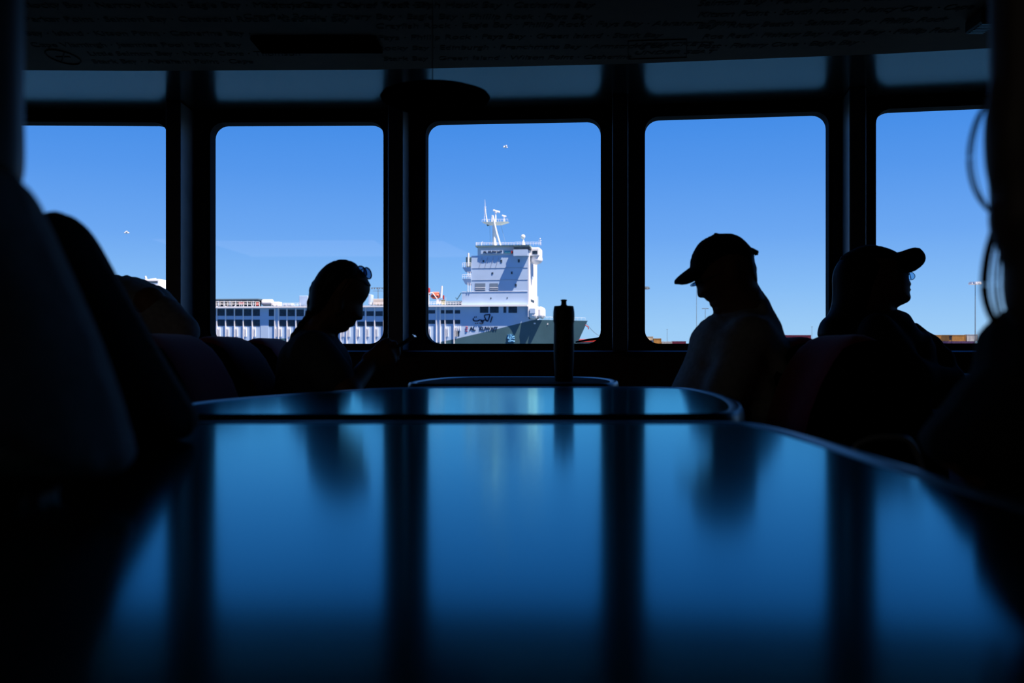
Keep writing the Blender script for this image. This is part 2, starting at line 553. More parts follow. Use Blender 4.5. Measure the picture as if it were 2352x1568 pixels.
ctext('LIFEJACKETS', 1452, 104, -0.06, 0.07, 0.85)
ctext('UNDER SEAT', 1454, 122, -0.06, 0.07, 0.85)
def on_ceil(px, py):
    d = (ZS - CZ) * F / (HY - py)
    return ((px - CX) * d / F, d)
def outline_ring(pts, wd):
    s = MB()
    q = [(*p, ZS - .0075) for p in pts] + [(*pts[0], ZS - .0075)]
    s.tube(q, wd, 4)
    return s
outline_ring([on_ceil(1443, 90), on_ceil(1577, 86), on_ceil(1577, 128), on_ceil(1443, 132)], .0022).build('sign_border', M_ink, ceil)
cxs, cys = on_ceil(145, 127)
st = outline_ring([(cxs + .06 * math.cos(a), cys + .11 * math.sin(a)) for a in np.linspace(0, 2 * PI, 25)[:-1]], .004)
st.tube([(cxs - .04, cys + .075, ZS - .0075), (cxs + .04, cys - .075, ZS - .0075)], .004, 4)
st.box(cxs - .03, cxs + .03, cys - .008, cys + .008, ZS - .0085, ZS - .006)
st.build('prohibition_mark', M_ink, ceil)
# air vent let into the ceiling
x0, yv0 = on_ceil(572, 80); x1, _ = on_ceil(848, 80); _, yv1 = on_ceil(572, 112)
x0 += .005; x1 += .03
cxv, cyv = (x0 + x1) / 2, (yv0 + yv1) / 2
v = empty('ceiling_vent', 'long black slotted air vent set in the lettered ceiling', 'vent', (cxv, cyv, ZS - .006))
hx, hy = (x1 - x0) / 2, (yv1 - yv0) / 2
s = MB()
s.box(-hx, hx, -hy, -hy + .02, -.014, -.0005); s.box(-hx, hx, hy - .02, hy, -.014, -.0005); s.box(-hx, -hx + .02, -hy + .02, hy - .02, -.014, -.0005); s.box(hx - .02, hx, -hy + .02, hy - .02, -.014, -.0005)
s.build('frame', M_shell, v)
s = MB()
n = 26
for k in range(n):
    xx = -hx + .03 + (2 * hx - .06) * k / (n - 1)
    s.box(xx - .003, xx + .003, -hy + .02, hy - .02, -.011, -.002)
s.build('grille', M_shell, v)
MB().box(-hx + .02, hx - .02, -hy + .02, hy - .02, -.0018, -.0006).build('backing', M_shell, v)
# small speaker at the top right of the ceiling
xs_, ys_ = on_ceil(2256, 32)
v = empty('ceiling_speaker', 'small black box speaker on the ceiling at the top right corner', 'speaker', (xs_, ys_, ZS - .006))
MB().box(-.035, .035, -.07, .07, -.05, -.0005).build('cabinet', M_black, v, bevel=.006)
s = MB()
for k in range(7): s.box(-.028, .028, -.06 + k * .018, -.052 + k * .018, -.053, -.0495)
s.build('grille', M_steel, v)
# panel put in behind the camera to house the added fill light
v = empty('ceiling_fill_panel', 'added square fill light panel in the ceiling, unseen behind the camera', 'fill light', (-2.8, -1.6, ZS - .006))
MB().box(-1.05, 1.05, -1.05, -1.01, -.02, -.0005).box(-1.05, 1.05, 1.01, 1.05, -.02, -.0005).box(-1.05, -1.01, -1.01, 1.01, -.02, -.0005).box(1.01, 1.05, -1.01, 1.01, -.02, -.0005).build('frame', M_steel, v)
MB().box(-1.01, 1.01, -1.01, 1.01, -.012, -.0006).build('diffuser', mat('fill_panel_diffuser', (.5, .48, .45), .6), v)
# hanging dark disc
dd = 2.6
c = P(1000, 227, dd)
v = empty('pendant_disc', 'wide flat black disc shaped fixture hanging in front of the second window pillar', 'ceiling fixture', (c.x, c.y, c.z))
r = 126 * dd / F
s = MB().lathe([(0.001, -.024), (r * .55, -.022), (r * .85, -.014), (r * .97, -.004), (r, .004), (r * .96, .012), (r * .8, .02), (r * .4, .027), (0.001, .029)], n=48)
s.build('shade', M_shell, v, smooth=True)
MB().tube([(-.01, .03, .02), (-.01, .03, ZS - .006 - c.z)], .0013, 8).build('hanging_rod', M_steel, v)
MB().lathe([(.001, ZS - .03 - c.z), (.03, ZS - .028 - c.z), (.035, ZS - .0062 - c.z), (.001, ZS - .006 - c.z)], cx=-.01, cy=.03, n=24).build('ceiling_rose', M_steel, v)

# ------------------------------------------------------------------ tables
M_matte = mat('matte_dark_laminate', (.012, .010, .014), .9, .05)
def table(name, label, pts, rimw=0.026, group=None, top=None):
    pts = chaikin(pts, 2)
    cx = sum(p[0] for p in pts) / len(pts); cy = sum(p[1] for p in pts) / len(pts)
    t = empty(name, label, 'table', (cx, cy, 0), 0, group)
    loc = [(x - cx, y - cy) for x, y in pts]
    n = len(loc)
    def off(dv):
        o_ = []
        for i in range(n):
            a, b = Vector(loc[i - 1]), Vector(loc[(i + 1) % n])
            d = (b - a).normalized()
            o_.append((loc[i][0] - d.y * dv, loc[i][1] + d.x * dv))
        return o_
    i0 = off(rimw)
    MB().prism(i0, 0.722, 0.75).build('tabletop', top or M_table, t)
    # rounded raised edge moulding
    prof = [(0.012, .700), (0.0, .706), (-.003, .724), (0.0, .745), (0.003, .7505), (0.007, .7525), (0.012, .7515), (rimw - .002, .7502), (rimw + .0005, .7485), (rimw + .0005, .705)]
    vs, fs = [], []
    for dv, z in prof:
        for q in off(dv): vs.append((*q, z))
    for a in range(len(prof)):
        b = (a + 1) % len(prof)
        for i in range(n):
            j = (i + 1) % n
            fs.append((a * n + i, a * n + j, b * n + j, b * n + i))
    mesh('edge_trim', vs, fs, M_rim, t, smooth=True)
    MB().lathe([(.045, .03), (.045, .66), (.09, .69), (.16, .7215)], n=24).build('pedestal', M_steel, t, smooth=True)
    MB().lathe([(.26, .0), (.26, .012), (.2, .022), (.06, .034), (.045, .05)], n=36).build('base', M_steel, t)
    return t
T1 = table('cabin_table', 'dark glossy table top nearest the camera, filling the foreground with blue window reflections',
      [(.352, .20), (.352, .9), (.355, 1.1), (.352, 1.30), (.335, 1.405), (.25, 1.418), (-.5, 1.418), (-.60, 1.38), (-.62, 1.25), (-.62, .20), (-.60, -.18), (-.5, -.22), (.25, -.22), (.34, -.16)])
T2 = table('cabin_table', 'middle table with a rounded right end, between the nearest table and the bottle table',
      [(.28, 1.555), (.36, 1.60), (.41, 1.75), (.455, 2.0), (.482, 2.3), (.475, 2.58), (.42, 2.69), (-.28, 2.69), (-.40, 2.50), (-.49, 2.29), (-.57, 2.09), (-.62, 1.92), (-.62, 1.65), (-.56, 1.56), (-.45, 1.555)])
T3 = table('cabin_table', 'farthest small dark table under the windows, carrying the drink bottle',
      [(.24, 2.90), (.31, 2.98), (.345, 3.2), (.34, 3.42), (.29, 3.60), (.20, 3.66), (-.14, 3.66), (-.24, 3.56), (-.30, 3.3), (-.325, 3.05), (-.29, 2.92), (-.22, 2.90)], top=M_matte)
# ------------------------------------------------------------------ bottle
bx, by = (1295 - CX) * 3.2 / F, 3.2
v = empty('drink_bottle', 'black squeeze bottle with a push-pull cap standing on the farthest table', 'bottle', (bx, by, .75))
q = 3.2 / F / 4.055
bz = lambda zy: (882 - zy) * q
MB().lathe([(.001, .0005), (80 * q, .001), (85 * q, bz(865)), (88 * q, bz(780)), (93 * q, bz(690)), (95 * q, bz(560)), (94 * q, bz(420)), (92 * q, bz(345)), (98 * q, bz(325)), (100 * q, bz(290)), (99 * q, bz(240)), (94 * q, bz(205)), (.001, bz(203))], n=40).build('body', M_black, v, smooth=True)
MB().lathe([(94 * q, bz(214)), (92 * q, bz(190)), (86 * q, bz(182)), (60 * q, bz(180)), (34 * q, bz(178)), (29 * q, bz(173)), (.001, bz(172))], n=40).build('cap', M_black, v, smooth=True)
MB().lathe([(27 * q, bz(178)), (25 * q, bz(160)), (24 * q, bz(140)), (27 * q, bz(134)), (31 * q, bz(130)), (30 * q, bz(125)), (15 * q, bz(121)), (.001, bz(121))], n=32).build('spout', M_black, v, smooth=True)

# ------------------------------------------------------------------ back-to-back seats
def seat_unit():
    t = empty('back_to_back_seat', 'x', 'seat')
    W = 0.235
    # A-shaped padded back: at each height a front/back half depth and half width
    lev = [(.30, .215, W), (.45, .205, W), (.55, .19, W), (.62, .172, W), (.70, .150, W), (.77, .122, W - .004), (.82, .094, W - .012), (.855, .068, W - .028), (.878, .042, W - .055), (.889, .02, W - .09), (.891, .006, W - .12)]
    n = 40
    vs, fs = [], []
    for z, hx_, hy_ in lev:
        for k in range(n):
            a = 2 * PI * k / n
            ca, sa = math.cos(a), math.sin(a)
            e = 0.42
            vs.append((hx_ * abs(ca) ** e * (1 if ca > 0 else -1), hy_ * abs(sa) ** e * (1 if sa > 0 else -1), z))
    for i in range(len(lev) - 1):
        for k in range(n):
            fs.append((i * n + k, i * n + (k + 1) % n, (i + 1) * n + (k + 1) % n, (i + 1) * n + k))
    fs.append(tuple(range(n))[::-1]); fs.append(tuple((len(lev) - 1) * n + k for k in range(n)))
    mesh('seat_back', vs, fs, M_maroon, t, smooth=True)
    # slim end panel on the camera side of the back
    for sgn in (-1,):
        prof = [(h, z) for z, h, _ in lev[:8]]
        pts = [(h * .975, z) for h, z in prof] + [(.04, .868), (0, .876), (-.04, .868)] + [(-h * .975, z) for h, z in prof[::-1]]
        m_ = len(pts)
        y0, y1 = sgn * (W + .012), sgn * (W - .01)
        vv = [(x, y0, z) for x, z in pts] + [(x, y1, z) for x, z in pts]
        ff = [tuple(range(m_)), tuple(range(m_, 2 * m_))[::-1]] + [((i + 1) % m_, i, m_ + i, m_ + (i + 1) % m_) for i in range(m_)]
        mesh('end_panel', vv, ff, M_shell, t)
    for sx_ in (-1, 1):
        s = MB().box(min(sx_ * .20, sx_ * .62), max(sx_ * .20, sx_ * .62), -W, W, .36, .45)
        s.build('seat_cushion', M_maroon, t, bevel=.035, seg=4)
    MB().box(-.56, .56, -.2, .2, .30, .36).build('seat_frame', M_steel, t, bevel=.01)
    for sx_ in (-1, 1):
        s = MB().box(sx_ * .35 - .03, sx_ * .35 + .03, -.03, .03, .012, .30).box(sx_ * .35 - .16, sx_ * .35 + .16, -.05, .05, 0, .012)
        s.build('leg', M_steel, t)
    return t
proto = seat_unit()
first = [True]
SEATS = [
 (-.865, .70, 'maroon seat nearest the camera on the left, hidden under the person in grey', 'maroon seats along the left of the tables'),
 (-.865, 1.20, 'maroon seat on the left under the person in the black top', 'maroon seats along the left of the tables'),
 (-.865, 1.95, 'maroon seat on the left just past the person in the black top', 'maroon seats along the left of the tables'),
 (-.865, 2.50, 'maroon rounded seat back on the left, largest of those showing left of the braided woman', 'maroon seats along the left of the tables'),
 (-.875, 3.02, 'maroon seat back that the braided woman leans away from', 'maroon seats along the left of the tables'),
 (-.865, 3.53, 'maroon seat back nearest the windows on the left, behind the braid', 'maroon seats along the left of the tables'),
 (.885, 1.10, 'maroon seat nearest the camera on the right, under the long-haired person, holding the handbag', 'maroon seats along the right of the tables'),
 (.885, 2.69, 'seat on the right whose big black end panel faces the camera under a maroon crest', 'maroon seats along the right of the tables'),
 (.885, 3.17, 'maroon seat back on the right, second behind the black end panel', 'maroon seats along the right of the tables'),
 (.895, 3.65, 'maroon seat back just right of the man with the tucked chin', 'maroon seats along the right of the tables'),
]
for i, (x, y, lb, gp) in enumerate(SEATS):
    o = proto if i == 0 else copy_tree(proto)
    o.location = (x, y, 0)
    o['label'] = lb; o['group'] = gp
# ------------------------------------------------------------------ people
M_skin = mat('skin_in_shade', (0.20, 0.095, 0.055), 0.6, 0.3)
M_hair = mat('dark_hair', (0.008, 0.006, 0.006), 0.6, 0.3)
M_hairb = mat('brown_hair', (0.05, 0.035, 0.028), 0.5, 0.4)
M_tee = mat('navy_grey_tee', (0.07, 0.085, 0.11), 0.9, 0.15, bump=.3, scale=60)
M_shirt = mat('pale_linen_shirt', (0.42, 0.42, 0.42), 0.9, 0.15, bump=.3, scale=60)
M_sweat = mat('grey_sweatshirt', (0.34, 0.35, 0.37), 0.95, 0.1, bump=.3, scale=60)
M_coat = mat('black_jacket', (0.006, 0.006, 0.007), 0.9, 0.15)
M_knit = mat('charcoal_knit', (0.36, 0.37, 0.40), 0.95, 0.1, bump=.4, scale=50)
M_cap = mat('black_cap_fabric', (0.006, 0.006, 0.007), 0.85, 0.15)
M_jeans = mat('dark_trousers', (0.012, 0.014, 0.022), 0.9, 0.1)
M_shoe = mat('black_shoe', (0.008, 0.008, 0.008), 0.6, 0.3)
M_lens = glass_mat('blue_tinted_lens', (0.28, 0.40, 0.55))
M_glint = mat('clear_lens_rim', (0.05, 0.06, 0.07), 0.15, 0.8)
M_phone = mat('phone_case', (0.006, 0.006, 0.007), 0.4, 0.4)
M_phone_edge = mat('polished_phone_edge', (0.55, 0.6, 0.65), 0.15, 0.8, metal=1.0)

def zt(pts, ox, oy, sc, d):
    """outline read from an enlarged view -> metres in the plane Y=d"""
    return [((ox + x / sc - CX) * d / F, CZ + (HY - oy - y / sc) * d / F) for x, y in pts]
def sm(pts, n=1): return chaikin(pts, n)
def folds(ax, az, freq, amp, ph=0.0, j=1.7):
    return lambda X, Z: amp * np.sin(freq * (ax * X + az * Z) + ph + j * np.sin(9 * (az * X - ax * Z) + ph)) + amp * .5 * np.sin(freq * 1.9 * (ax * X + az * Z) + 2 * np.sin(14 * Z))

def hand(V, wr, f, n, s, curl=(0.5, 0.9, 0.7), scale=1.0, k=0.006, thumb=1, spread=0.02, tb=1.0):
    """palm and five separate fingers; f along the fingers, n out of the palm side they curl to, s towards the thumb"""
    wr, f, n, s = (Vector(q) for q in (wr, f, n, s))
    f.normalize(); n = (n - f * n.dot(f)).normalized(); s = f.cross(n).normalized() * (1 if s.dot(f.cross(n)) > 0 else -1)
    for i in range(4):
        V.cap(wr + s * (0.018 - i * .012), wr + f * .08 * scale + s * (0.030 - i * .020) * scale, .014, .0115, k=.02)
    for i, ln in enumerate((.92, 1.0, .94, .76)):
        p = wr + f * (.082, .086, .083, .074)[i] * scale + s * (0.031 - i * spread) * scale
        a = 0.0
        for j, (L, r0, r1) in enumerate(((.042, .0095, .0088), (.027, .0088, .0080), (.021, .0080, .0068))):
            a += curl[j] * (1 + .06 * i)
            dv = f * math.cos(a) + n * math.sin(a)
            q = p + dv * L * ln * scale
            V.cap(p, q, r0, r1, k=k)
            p = q
    p = wr + f * .022 * scale + s * .026 * scale
    for L, r0, r1, b in ((.040, .0135, .0115, .75), (.032, .0110, .0098, .45), (.024, .0098, .0078, .2)):
        dv = (f * (1 - b * .5) + s * b * tb + n * .35 * thumb).normalized()
        q = p + dv * L * scale
        V.cap(p, q, r0, r1, k=.008)
        p = q

def legs(parent, hx, yc, dirx, floor=0.0, seat=.45, m=None, knee=.44):
    """seated trousers and shoes: thighs run forward on the cushion, shins drop to the floor"""
    hz = seat + .085
    V = Vol((min(hx, hx + dirx * (knee + .15)) - .25, yc - .32, -.02), (max(hx, hx + dirx * (knee + .15)) + .25, yc + .32, hz + .25), .009)
    V.ell((hx + dirx * .02, yc, hz + .03), (.14, .175, .115), .04)
    for sy in (-1, 1):
        V.chain([(hx + dirx * .03, yc + sy * .09, hz), (hx + dirx * knee, yc + sy * .11, hz + .005), (hx + dirx * (knee - .03), yc + sy * .11, .10)], [.088, .062, .042], .04)
    V.mesh('trousers', m or M_jeans, parent)
    for sy in (-1, 1):
        W_ = Vol((min(hx + dirx * (knee - .1), hx + dirx * (knee + .22)) - .05, yc + sy * .11 - .1, -.02), (max(hx + dirx * (knee - .1), hx + dirx * (knee + .22)) + .05, yc + sy * .11 + .1, .2), .007)
        fx = hx + dirx * (knee - .03)
        W_.chain([(fx - dirx * .03, yc + sy * .11, .045), (fx + dirx * .08, yc + sy * .12, .045), (fx + dirx * .17, yc + sy * .125, .036)], [.040, .044, .034], .02)
        W_.cap((fx, yc + sy * .11, .05), (fx, yc + sy * .11, .11), .042, .044, .02)
        W_.mesh('shoe', M_shoe, parent)

# ---- woman with the braid, reading a phone
dw = 3.15
Wz = lambda pts: zt(pts, 470, 560, 4.356, dw)
W1 = lambda x, y, dy=0.0: (Wz([(x, y)])[0][0] * (1 + dy / dw), dw + dy, CZ + (Wz([(x, y)])[0][1] - CZ) * (1 + dy / dw))
hipx = Wz([(1010, 0)])[0][0]
wom = empty('person', 'person with a long dark braid, head bowed, holding a phone in both hands', 'person', (hipx, dw, 0))
face = sm(Wz([(1240, 420), (1330, 250), (1480, 200), (1600, 290), (1650, 390), (1656, 450), (1640, 520), (1612, 560), (1592, 585), (1580, 610), (1582, 660), (1583, 715), (1578, 752), (1556, 766), (1520, 762),
              (1506, 772), (1512, 790), (1492, 806), (1500, 818), (1462, 828), (1444, 838), (1448, 856), (1422, 872), (1385, 886), (1350, 889), (1310, 886), (1290, 900), (1300, 930), (1330, 990), (1200, 1020), (1040, 860), (1060, 740), (1130, 620)]), 0)
V = Vol((hipx - .35, dw - .36, .42), (hipx + .62, dw + .36, 1.26), .0055)
V.poly(face, dw, .074, .080, q=.62, k=.01)
V.poly(sm(Wz([(1040, 740), (1250, 740), (1310, 890), (1320, 1010), (1200, 1200), (1000, 1150), (930, 950)])), dw, .06, .06, q=.5, k=.03)     # neck
torso_pts = [(1050, 800), (930, 905), (835, 1000), (792, 1060), (762, 1150), (745, 1300), (740, 1500), (742, 1760), (790, 2050), (1050, 2180), (1300, 2100), (1390, 1900), (1400, 1600), (1410, 1450), (1430, 1330), (1455, 1250),
             (1450, 1180), (1420, 1090), (1375, 1020), (1325, 960), (1290, 915), (1180, 870)]
V.poly(sm(Wz(torso_pts)), dw, .155, .10, q=.5, k=.02, neck=(Wz([(0, 830)])[0][1], .05, Wz([(0, 1080)])[0][1]))
sh_n, sh_f = W1(1090, 1080, -.165), W1(1090, 1070, .165)
el_n, el_f = W1(1420, 1490, -.215), W1(1440, 1470, .20)
wr_n, wr_f = W1(1660, 1185, -.06), W1(1690, 1175, .06)
for a_, b_, c_ in ((sh_n, el_n, wr_n), (sh_f, el_f, wr_f)):
    V.chain([a_, b_, c_], [.046, .038, .025], .02)
fdir = Vector(W1(2000, 1050)) - Vector(W1(1680, 1190))
hand(V, wr_n, (fdir.x, .03, fdir.z), (0.3, 1, 0.2), (-.3, 0, 1), curl=(.5, .9, .6), scale=.80, tb=.45)
hand(V, wr_f, (fdir.x, -.03, fdir.z), (0.3, -1, 0.2), (-.3, 0, 1), curl=(.5, .9, .6), scale=.80, tb=.45)
# ear
for sy in (-1, 1): V.ell(W1(1330, 610, sy * .074), (.016, .009, .03), .008)
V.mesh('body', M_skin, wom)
# tee shirt
S = Vol((hipx - .36, dw - .36, .42), (hipx + .5, dw + .36, 1.06), .0065)
S.poly(sm(Wz(torso_pts)), dw, .17, .10, q=.5, k=.02, neck=(Wz([(0, 830)])[0][1], .06, Wz([(0, 1080)])[0][1]), fold=folds(.6, .8, 46, .0035), grow=.004)
for sy, a_, b_ in ((-1, sh_n, el_n), (1, sh_f, el_f)):
    mid = Vector(a_).lerp(Vector(b_), .62)
    S.chain([a_, tuple(mid)], [.066, .060], .04)
S.mesh('t_shirt', M_tee, wom)
# sleeve front bulge seen against the wall is part of the near sleeve
# hair: cap of hair plus the braid down the back
H = Vol((hipx - .30, dw - .13, .80), (hipx + .32, dw + .13, 1.24), .0045)
hair = sm(Wz([(1135, 295), (1180, 242), (1250, 187), (1330, 160), (1400, 157), (1470, 172), (1526, 206), (1548, 246), (1588, 322), (1650, 392), (1664, 420), (1640, 440), (1560, 420), (1450, 470), (1370, 560), (1310, 660), (1230, 740), (1130, 760), (1040, 700), (1050, 560), (1062, 450), (1072, 408), (1096, 366)]), 1)
H.poly(hair, dw, .086, .085, q=.55, k=.01)
br = [(1085, 420), (1070, 470), (1058, 530), (1045, 590), (1040, 645), (1030, 700), (990, 765), (945, 820), (905, 875), (868, 930), (838, 990), (808, 1050), (785, 1110), (768, 1175)]
br = [(x + 26, y) for x, y in br]
for i, (x, y) in enumerate(br):
    rr = (.0172 if i % 2 else .0150) - .0005 * i
    H.ell(W1(x, y, (-1) ** i * .008), (rr, rr * 1.25, rr * 1.25), .006)
    H.cap(W1(x, y), W1(*br[min(i + 1, len(br) - 1)]), rr * .75, rr * .72, .006)
H.chain([W1(768, 1175), W1(758, 1230), W1(752, 1275)], [.009, .013, .003], .004)
rnd = random.Random(3)
H.mesh('hair', M_hair, wom)
legs(wom, hipx, dw, 1)
# sunglasses pushed up on the hair: a thing of its own
gl = empty('sunglasses', 'round-lensed sunglasses pushed up on the head of the braided woman', 'sunglasses', W1(1590, 290))
base = Vector(gl.location)
def lens_ring(cx_, cz_, dy, rx, rz, tilt, nm, parent, mat_r, mat_l, thick=.0022, yaw=0.6):
    c_ = Vector(W1(cx_, cz_, dy)) - base
    u = Vector((math.cos(tilt) * math.sin(yaw), math.cos(yaw), math.sin(tilt) * math.sin(yaw)))
    v_ = Vector((-math.sin(tilt), 0, math.cos(tilt)))
    pts = [c_ + u * (rx * math.cos(a)) + v_ * (rz * math.sin(a)) for a in np.linspace(0, 2 * PI, 25)]
    s = MB().tube(pts, thick, 6)
    f_ = s.build(nm, mat_r, parent, smooth=True)
    nn = u.cross(v_) * .0008
    fr_, bk = [p + nn for p in pts[:-1]], [p - nn for p in pts[:-1]]
    k_ = len(fr_)
    mesh('lens', fr_ + bk, [tuple(range(k_)), tuple(range(k_, 2 * k_))[::-1]] + [(i, k_ + i, k_ + (i + 1) % k_, (i + 1) % k_) for i in range(k_)], mat_l, f_)
lens_ring(1576, 276, -.038, .023, .0185, .42, 'rim', gl, M_black, M_lens, yaw=.45)
lens_ring(1632, 293, .022, .023, .0185, .26, 'rim', gl, M_black, M_lens, yaw=.36)
MB().tube([Vector(W1(1590, 262, -.020)) - base, Vector(W1(1602, 256, -.008)) - base, Vector(W1(1612, 264, .004)) - base], .0018, 6).build('bridge', M_black, gl)
for sy in (-1, 1):
    MB().tube([Vector(W1(1530 if sy < 0 else 1600, 240, sy * .068)) - base, Vector(W1(1480, 310, sy * .083)) - base, Vector(W1(1400, 420, sy * .087)) - base, Vector(W1(1350, 500, sy * .086)) - base], .0018, 6).build('temple', M_black, gl)
# phone
pa, pb = Vector(W1(1885, 1062)), Vector(W1(2100, 922))
ax = (pb - pa).normalized()
phn = empty('phone', 'dark phone tilted up in both hands, its far edge catching the light', 'phone', tuple((pa + pb) / 2))
phn.rotation_euler = (0, -math.atan2(ax.z, ax.x), 0)
L2 = (pb - pa).length / 2
MB().box(-L2, L2, -.036, .036, -.0042, .0042).build('case', M_phone, phn, bevel=.003)
MB().box(-L2 + .004, L2 - .004, -.033, .033, .0040, .0046).build('screen', mat('phone_screen', (.01, .01, .012), .1, .6), phn)
MB().box(L2 - .003, L2 + .0012, -.033, .033, -.0034, .0034).build('edge', M_phone_edge, phn, bevel=.001)
MB().box(L2 - .014, L2 + .0005, -.034, -.012, .0042, .0062).build('camera_bump', M_phone_edge, phn, bevel=.001)

# ---- man in a cap, head bowed
dm = 3.1
Mz = lambda pts: zt(pts, 1460, 520, 4.127, dm)
M1 = lambda x, y, dy=0.0: (Mz([(x, y)])[0][0] * (1 + dy / dm), dm + dy, CZ + (Mz([(x, y)])[0][1] - CZ) * (1 + dy / dm))
hx = Mz([(1130, 0)])[0][0]
man = empty('person', 'person in a black cap and pale rumpled shirt, facing left with chin tucked down', 'person', (hx, dm, 0))
mface = sm(Mz([(540, 330), (700, 130), (900, 110), (1040, 200), (1100, 290), (1118, 350), (1142, 390), (1138, 430), (1146, 490), (1150, 545), (1172, 605), (1195, 650), (1240, 760), (1100, 860), (900, 850), (800, 836), (770, 830), (745, 815), (734, 795), (737, 772),
               (714, 760), (701, 738), (708, 720), (700, 712), (690, 713), (668, 698), (654, 676), (640, 671), (612, 683), (592, 664), (585, 625), (584, 585), (572, 555), (560, 520), (535, 430)]), 0)
V = Vol((hx - .66, dm - .34, .40), (hx + .26, dm + .34, 1.30), .0055)
V.poly(mface, dm, .076, .085, q=.62, k=.01)
V.poly(sm(Mz([(830, 700), (1140, 560), (1200, 660), (1240, 780), (1150, 1000), (850, 950), (790, 830)])), dm, .066, .07, q=.5, k=.03)
mt = [(780, 835), (745, 828), (690, 858), (630, 905), (580, 960), (545, 1010), (528, 1060), (520, 1115), (500, 1190), (468, 1280), (425, 1370), (385, 1450), (352, 1520), (345, 1640), (420, 1850), (520, 2150), (760, 2330), (1130, 2360), (1330, 2250), (1420, 1950),
      (1470, 1600), (1480, 1300), (1462, 1160), (1440, 1100), (1412, 1065), (1385, 1030), (1370, 990), (1350, 920), (1320, 860), (1282, 780), (1258, 705), (1240, 668), (1212, 664), (1190, 640), (1120, 650), (1030, 715), (930, 770)]
V.poly(sm([(x * .985 + (hx * .015), z) for x, z in Mz(mt)]), dm, .17, .12, q=.5, k=.02, neck=(Mz([(0, 700)])[0][1], .06, Mz([(0, 1030)])[0][1]))
for sy in (-1, 1):
    s_, e_, w_ = M1(1070, 1040, sy * .17), M1(830, 1720, sy * .24), M1(330, 1890, sy * .09)
    V.chain([s_, e_, w_], [.05, .042, .028], .02)
    hand(V, w_, (-1, -sy * .25, -.15), (0, 0, -1), (0, -sy, 0.1), curl=(.25, .45, .35), scale=1.0)
for sy in (-1, 1): V.ell(M1(925, 420, sy * .078), (.018, .009, .032), .008)
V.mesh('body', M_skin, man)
S = Vol((hx - .50, dm - .38, .40), (hx + .27, dm + .38, 1.12), .0065)
S.poly(Mz(mt), dm, .19, .12, q=.5, k=.02, neck=(Mz([(0, 680)])[0][1], .072, Mz([(0, 1010)])[0][1]), fold=folds(.80, .60, 52, .010, .4), grow=.001)
for sy in (-1, 1):
    a_, b_ = Vector(M1(1060, 1040, sy * .17)), Vector(M1(800, 1720, sy * .24))
    S.chain([tuple(a_), tuple(a_.lerp(b_, .75))], [.058, .058], .06)
S.mesh('shirt', M_shirt, man)
Hh = Vol((hx - .10, dm - .12, 1.0), (hx + .16, dm + .12, 1.24), .0045)
Hh.poly(sm(Mz([(960, 300), (1060, 190), (1100, 240), (1122, 300), (1128, 350), (1146, 385), (1142, 425), (1148, 480), (1152, 540), (1120, 560), (1050, 520), (980, 480)])), dm, .079, .08, q=.55, k=.008)
rnd = random.Random(5)
for k_ in range(12):
    a_ = M1(1085 + rnd.uniform(-8, 8), 215 + rnd.uniform(-10, 25), rnd.uniform(-.018, .018))
    b_ = M1(1150 + rnd.uniform(-12, 16), 250 + rnd.uniform(-22, 20), rnd.uniform(-.02, .02))
    Hh.cap(a_, b_, .005, .0028, .004)
Hh.mesh('hair', M_hair, man)
legs(man, hx - .02, dm, -1)
def brim(c0, c1, one, hw, nm, m, parent, th=.0028, bulge=(0, 0), nv=10, nu=12):
    def ev(c, t):
        t *= len(c) - 1; i = min(int(t), len(c) - 2); q_ = t - i
        return (c[i][0] * (1 - q_) + c[i + 1][0] * q_, c[i][1] * (1 - q_) + c[i + 1][1] * q_)
    vs = []
    for L_ in (0, 1):
        for i in range(nv + 1):
            v_ = i / nv
            for j in range(-nu, nu + 1):
                u_ = j / nu; w_ = u_ * u_
                a_, b_ = ev(c0, v_), ev(c1, v_)
                x_ = a_[0] * (1 - w_) + b_[0] * w_ + bulge[0] * 4 * w_ * (1 - w_) * v_ ** 2
                y_ = a_[1] * (1 - w_) + b_[1] * w_ + bulge[1] * 4 * w_ * (1 - w_) * v_ ** 2
                p_ = Vector(one(x_, y_, u_ * hw)) - Vector(parent.location)
                p_.z -= th * L_
                vs.append(p_)
    c_ = 2 * nu + 1; N = c_ * (nv + 1); fs = []
    for i in range(nv):
        for j in range(c_ - 1):
            a_ = i * c_ + j
            fs += [(a_, a_ + 1, a_ + c_ + 1, a_ + c_), (N + a_, N + a_ + c_, N + a_ + c_ + 1, N + a_ + 1)]
    for i in range(nv):
        for j in (0, c_ - 1):
            a_ = i * c_ + j
            fs.append((a_, a_ + c_, N + a_ + c_, N + a_))
    for j in range(c_ - 1):
        for i in (0, nv):
            a_ = i * c_ + j
            fs.append((a_, a_ + 1, N + a_ + 1, N + a_))
    return mesh(nm, vs, fs, m, parent, smooth=True)
cap = empty('cap', 'black baseball cap with its peak pointing down, worn by the man in the pale shirt', 'cap', M1(800, 250))
Cv = Vol((hx - .22, dm - .12, 1.02), (hx + .12, dm + .12, 1.26), .0045)
Cv.poly(sm(Mz([(512, 400), (516, 360), (527, 300), (540, 258), (562, 215), (600, 160), (660, 113), (740, 80), (850, 67), (925, 72), (982, 96), (1032, 138), (1072, 182), (1098, 212), (1112, 260), (1060, 330), (960, 370), (820, 410), (700, 460), (600, 515), (555, 525), (525, 470)]), 1), dm, .086, .09, q=.5, k=.008)
Cv.ell(M1(760, 74), (.008, .008, .0055), .003)
Cv.mesh('crown', M_cap, cap)
brim([(530, 375), (480, 412), (430, 450), (395, 480), (370, 508)], [(575, 500), (530, 525), (480, 540), (435, 545), (395, 538)], M1, .078, 'peak', M_cap, cap, bulge=(-14, 12))
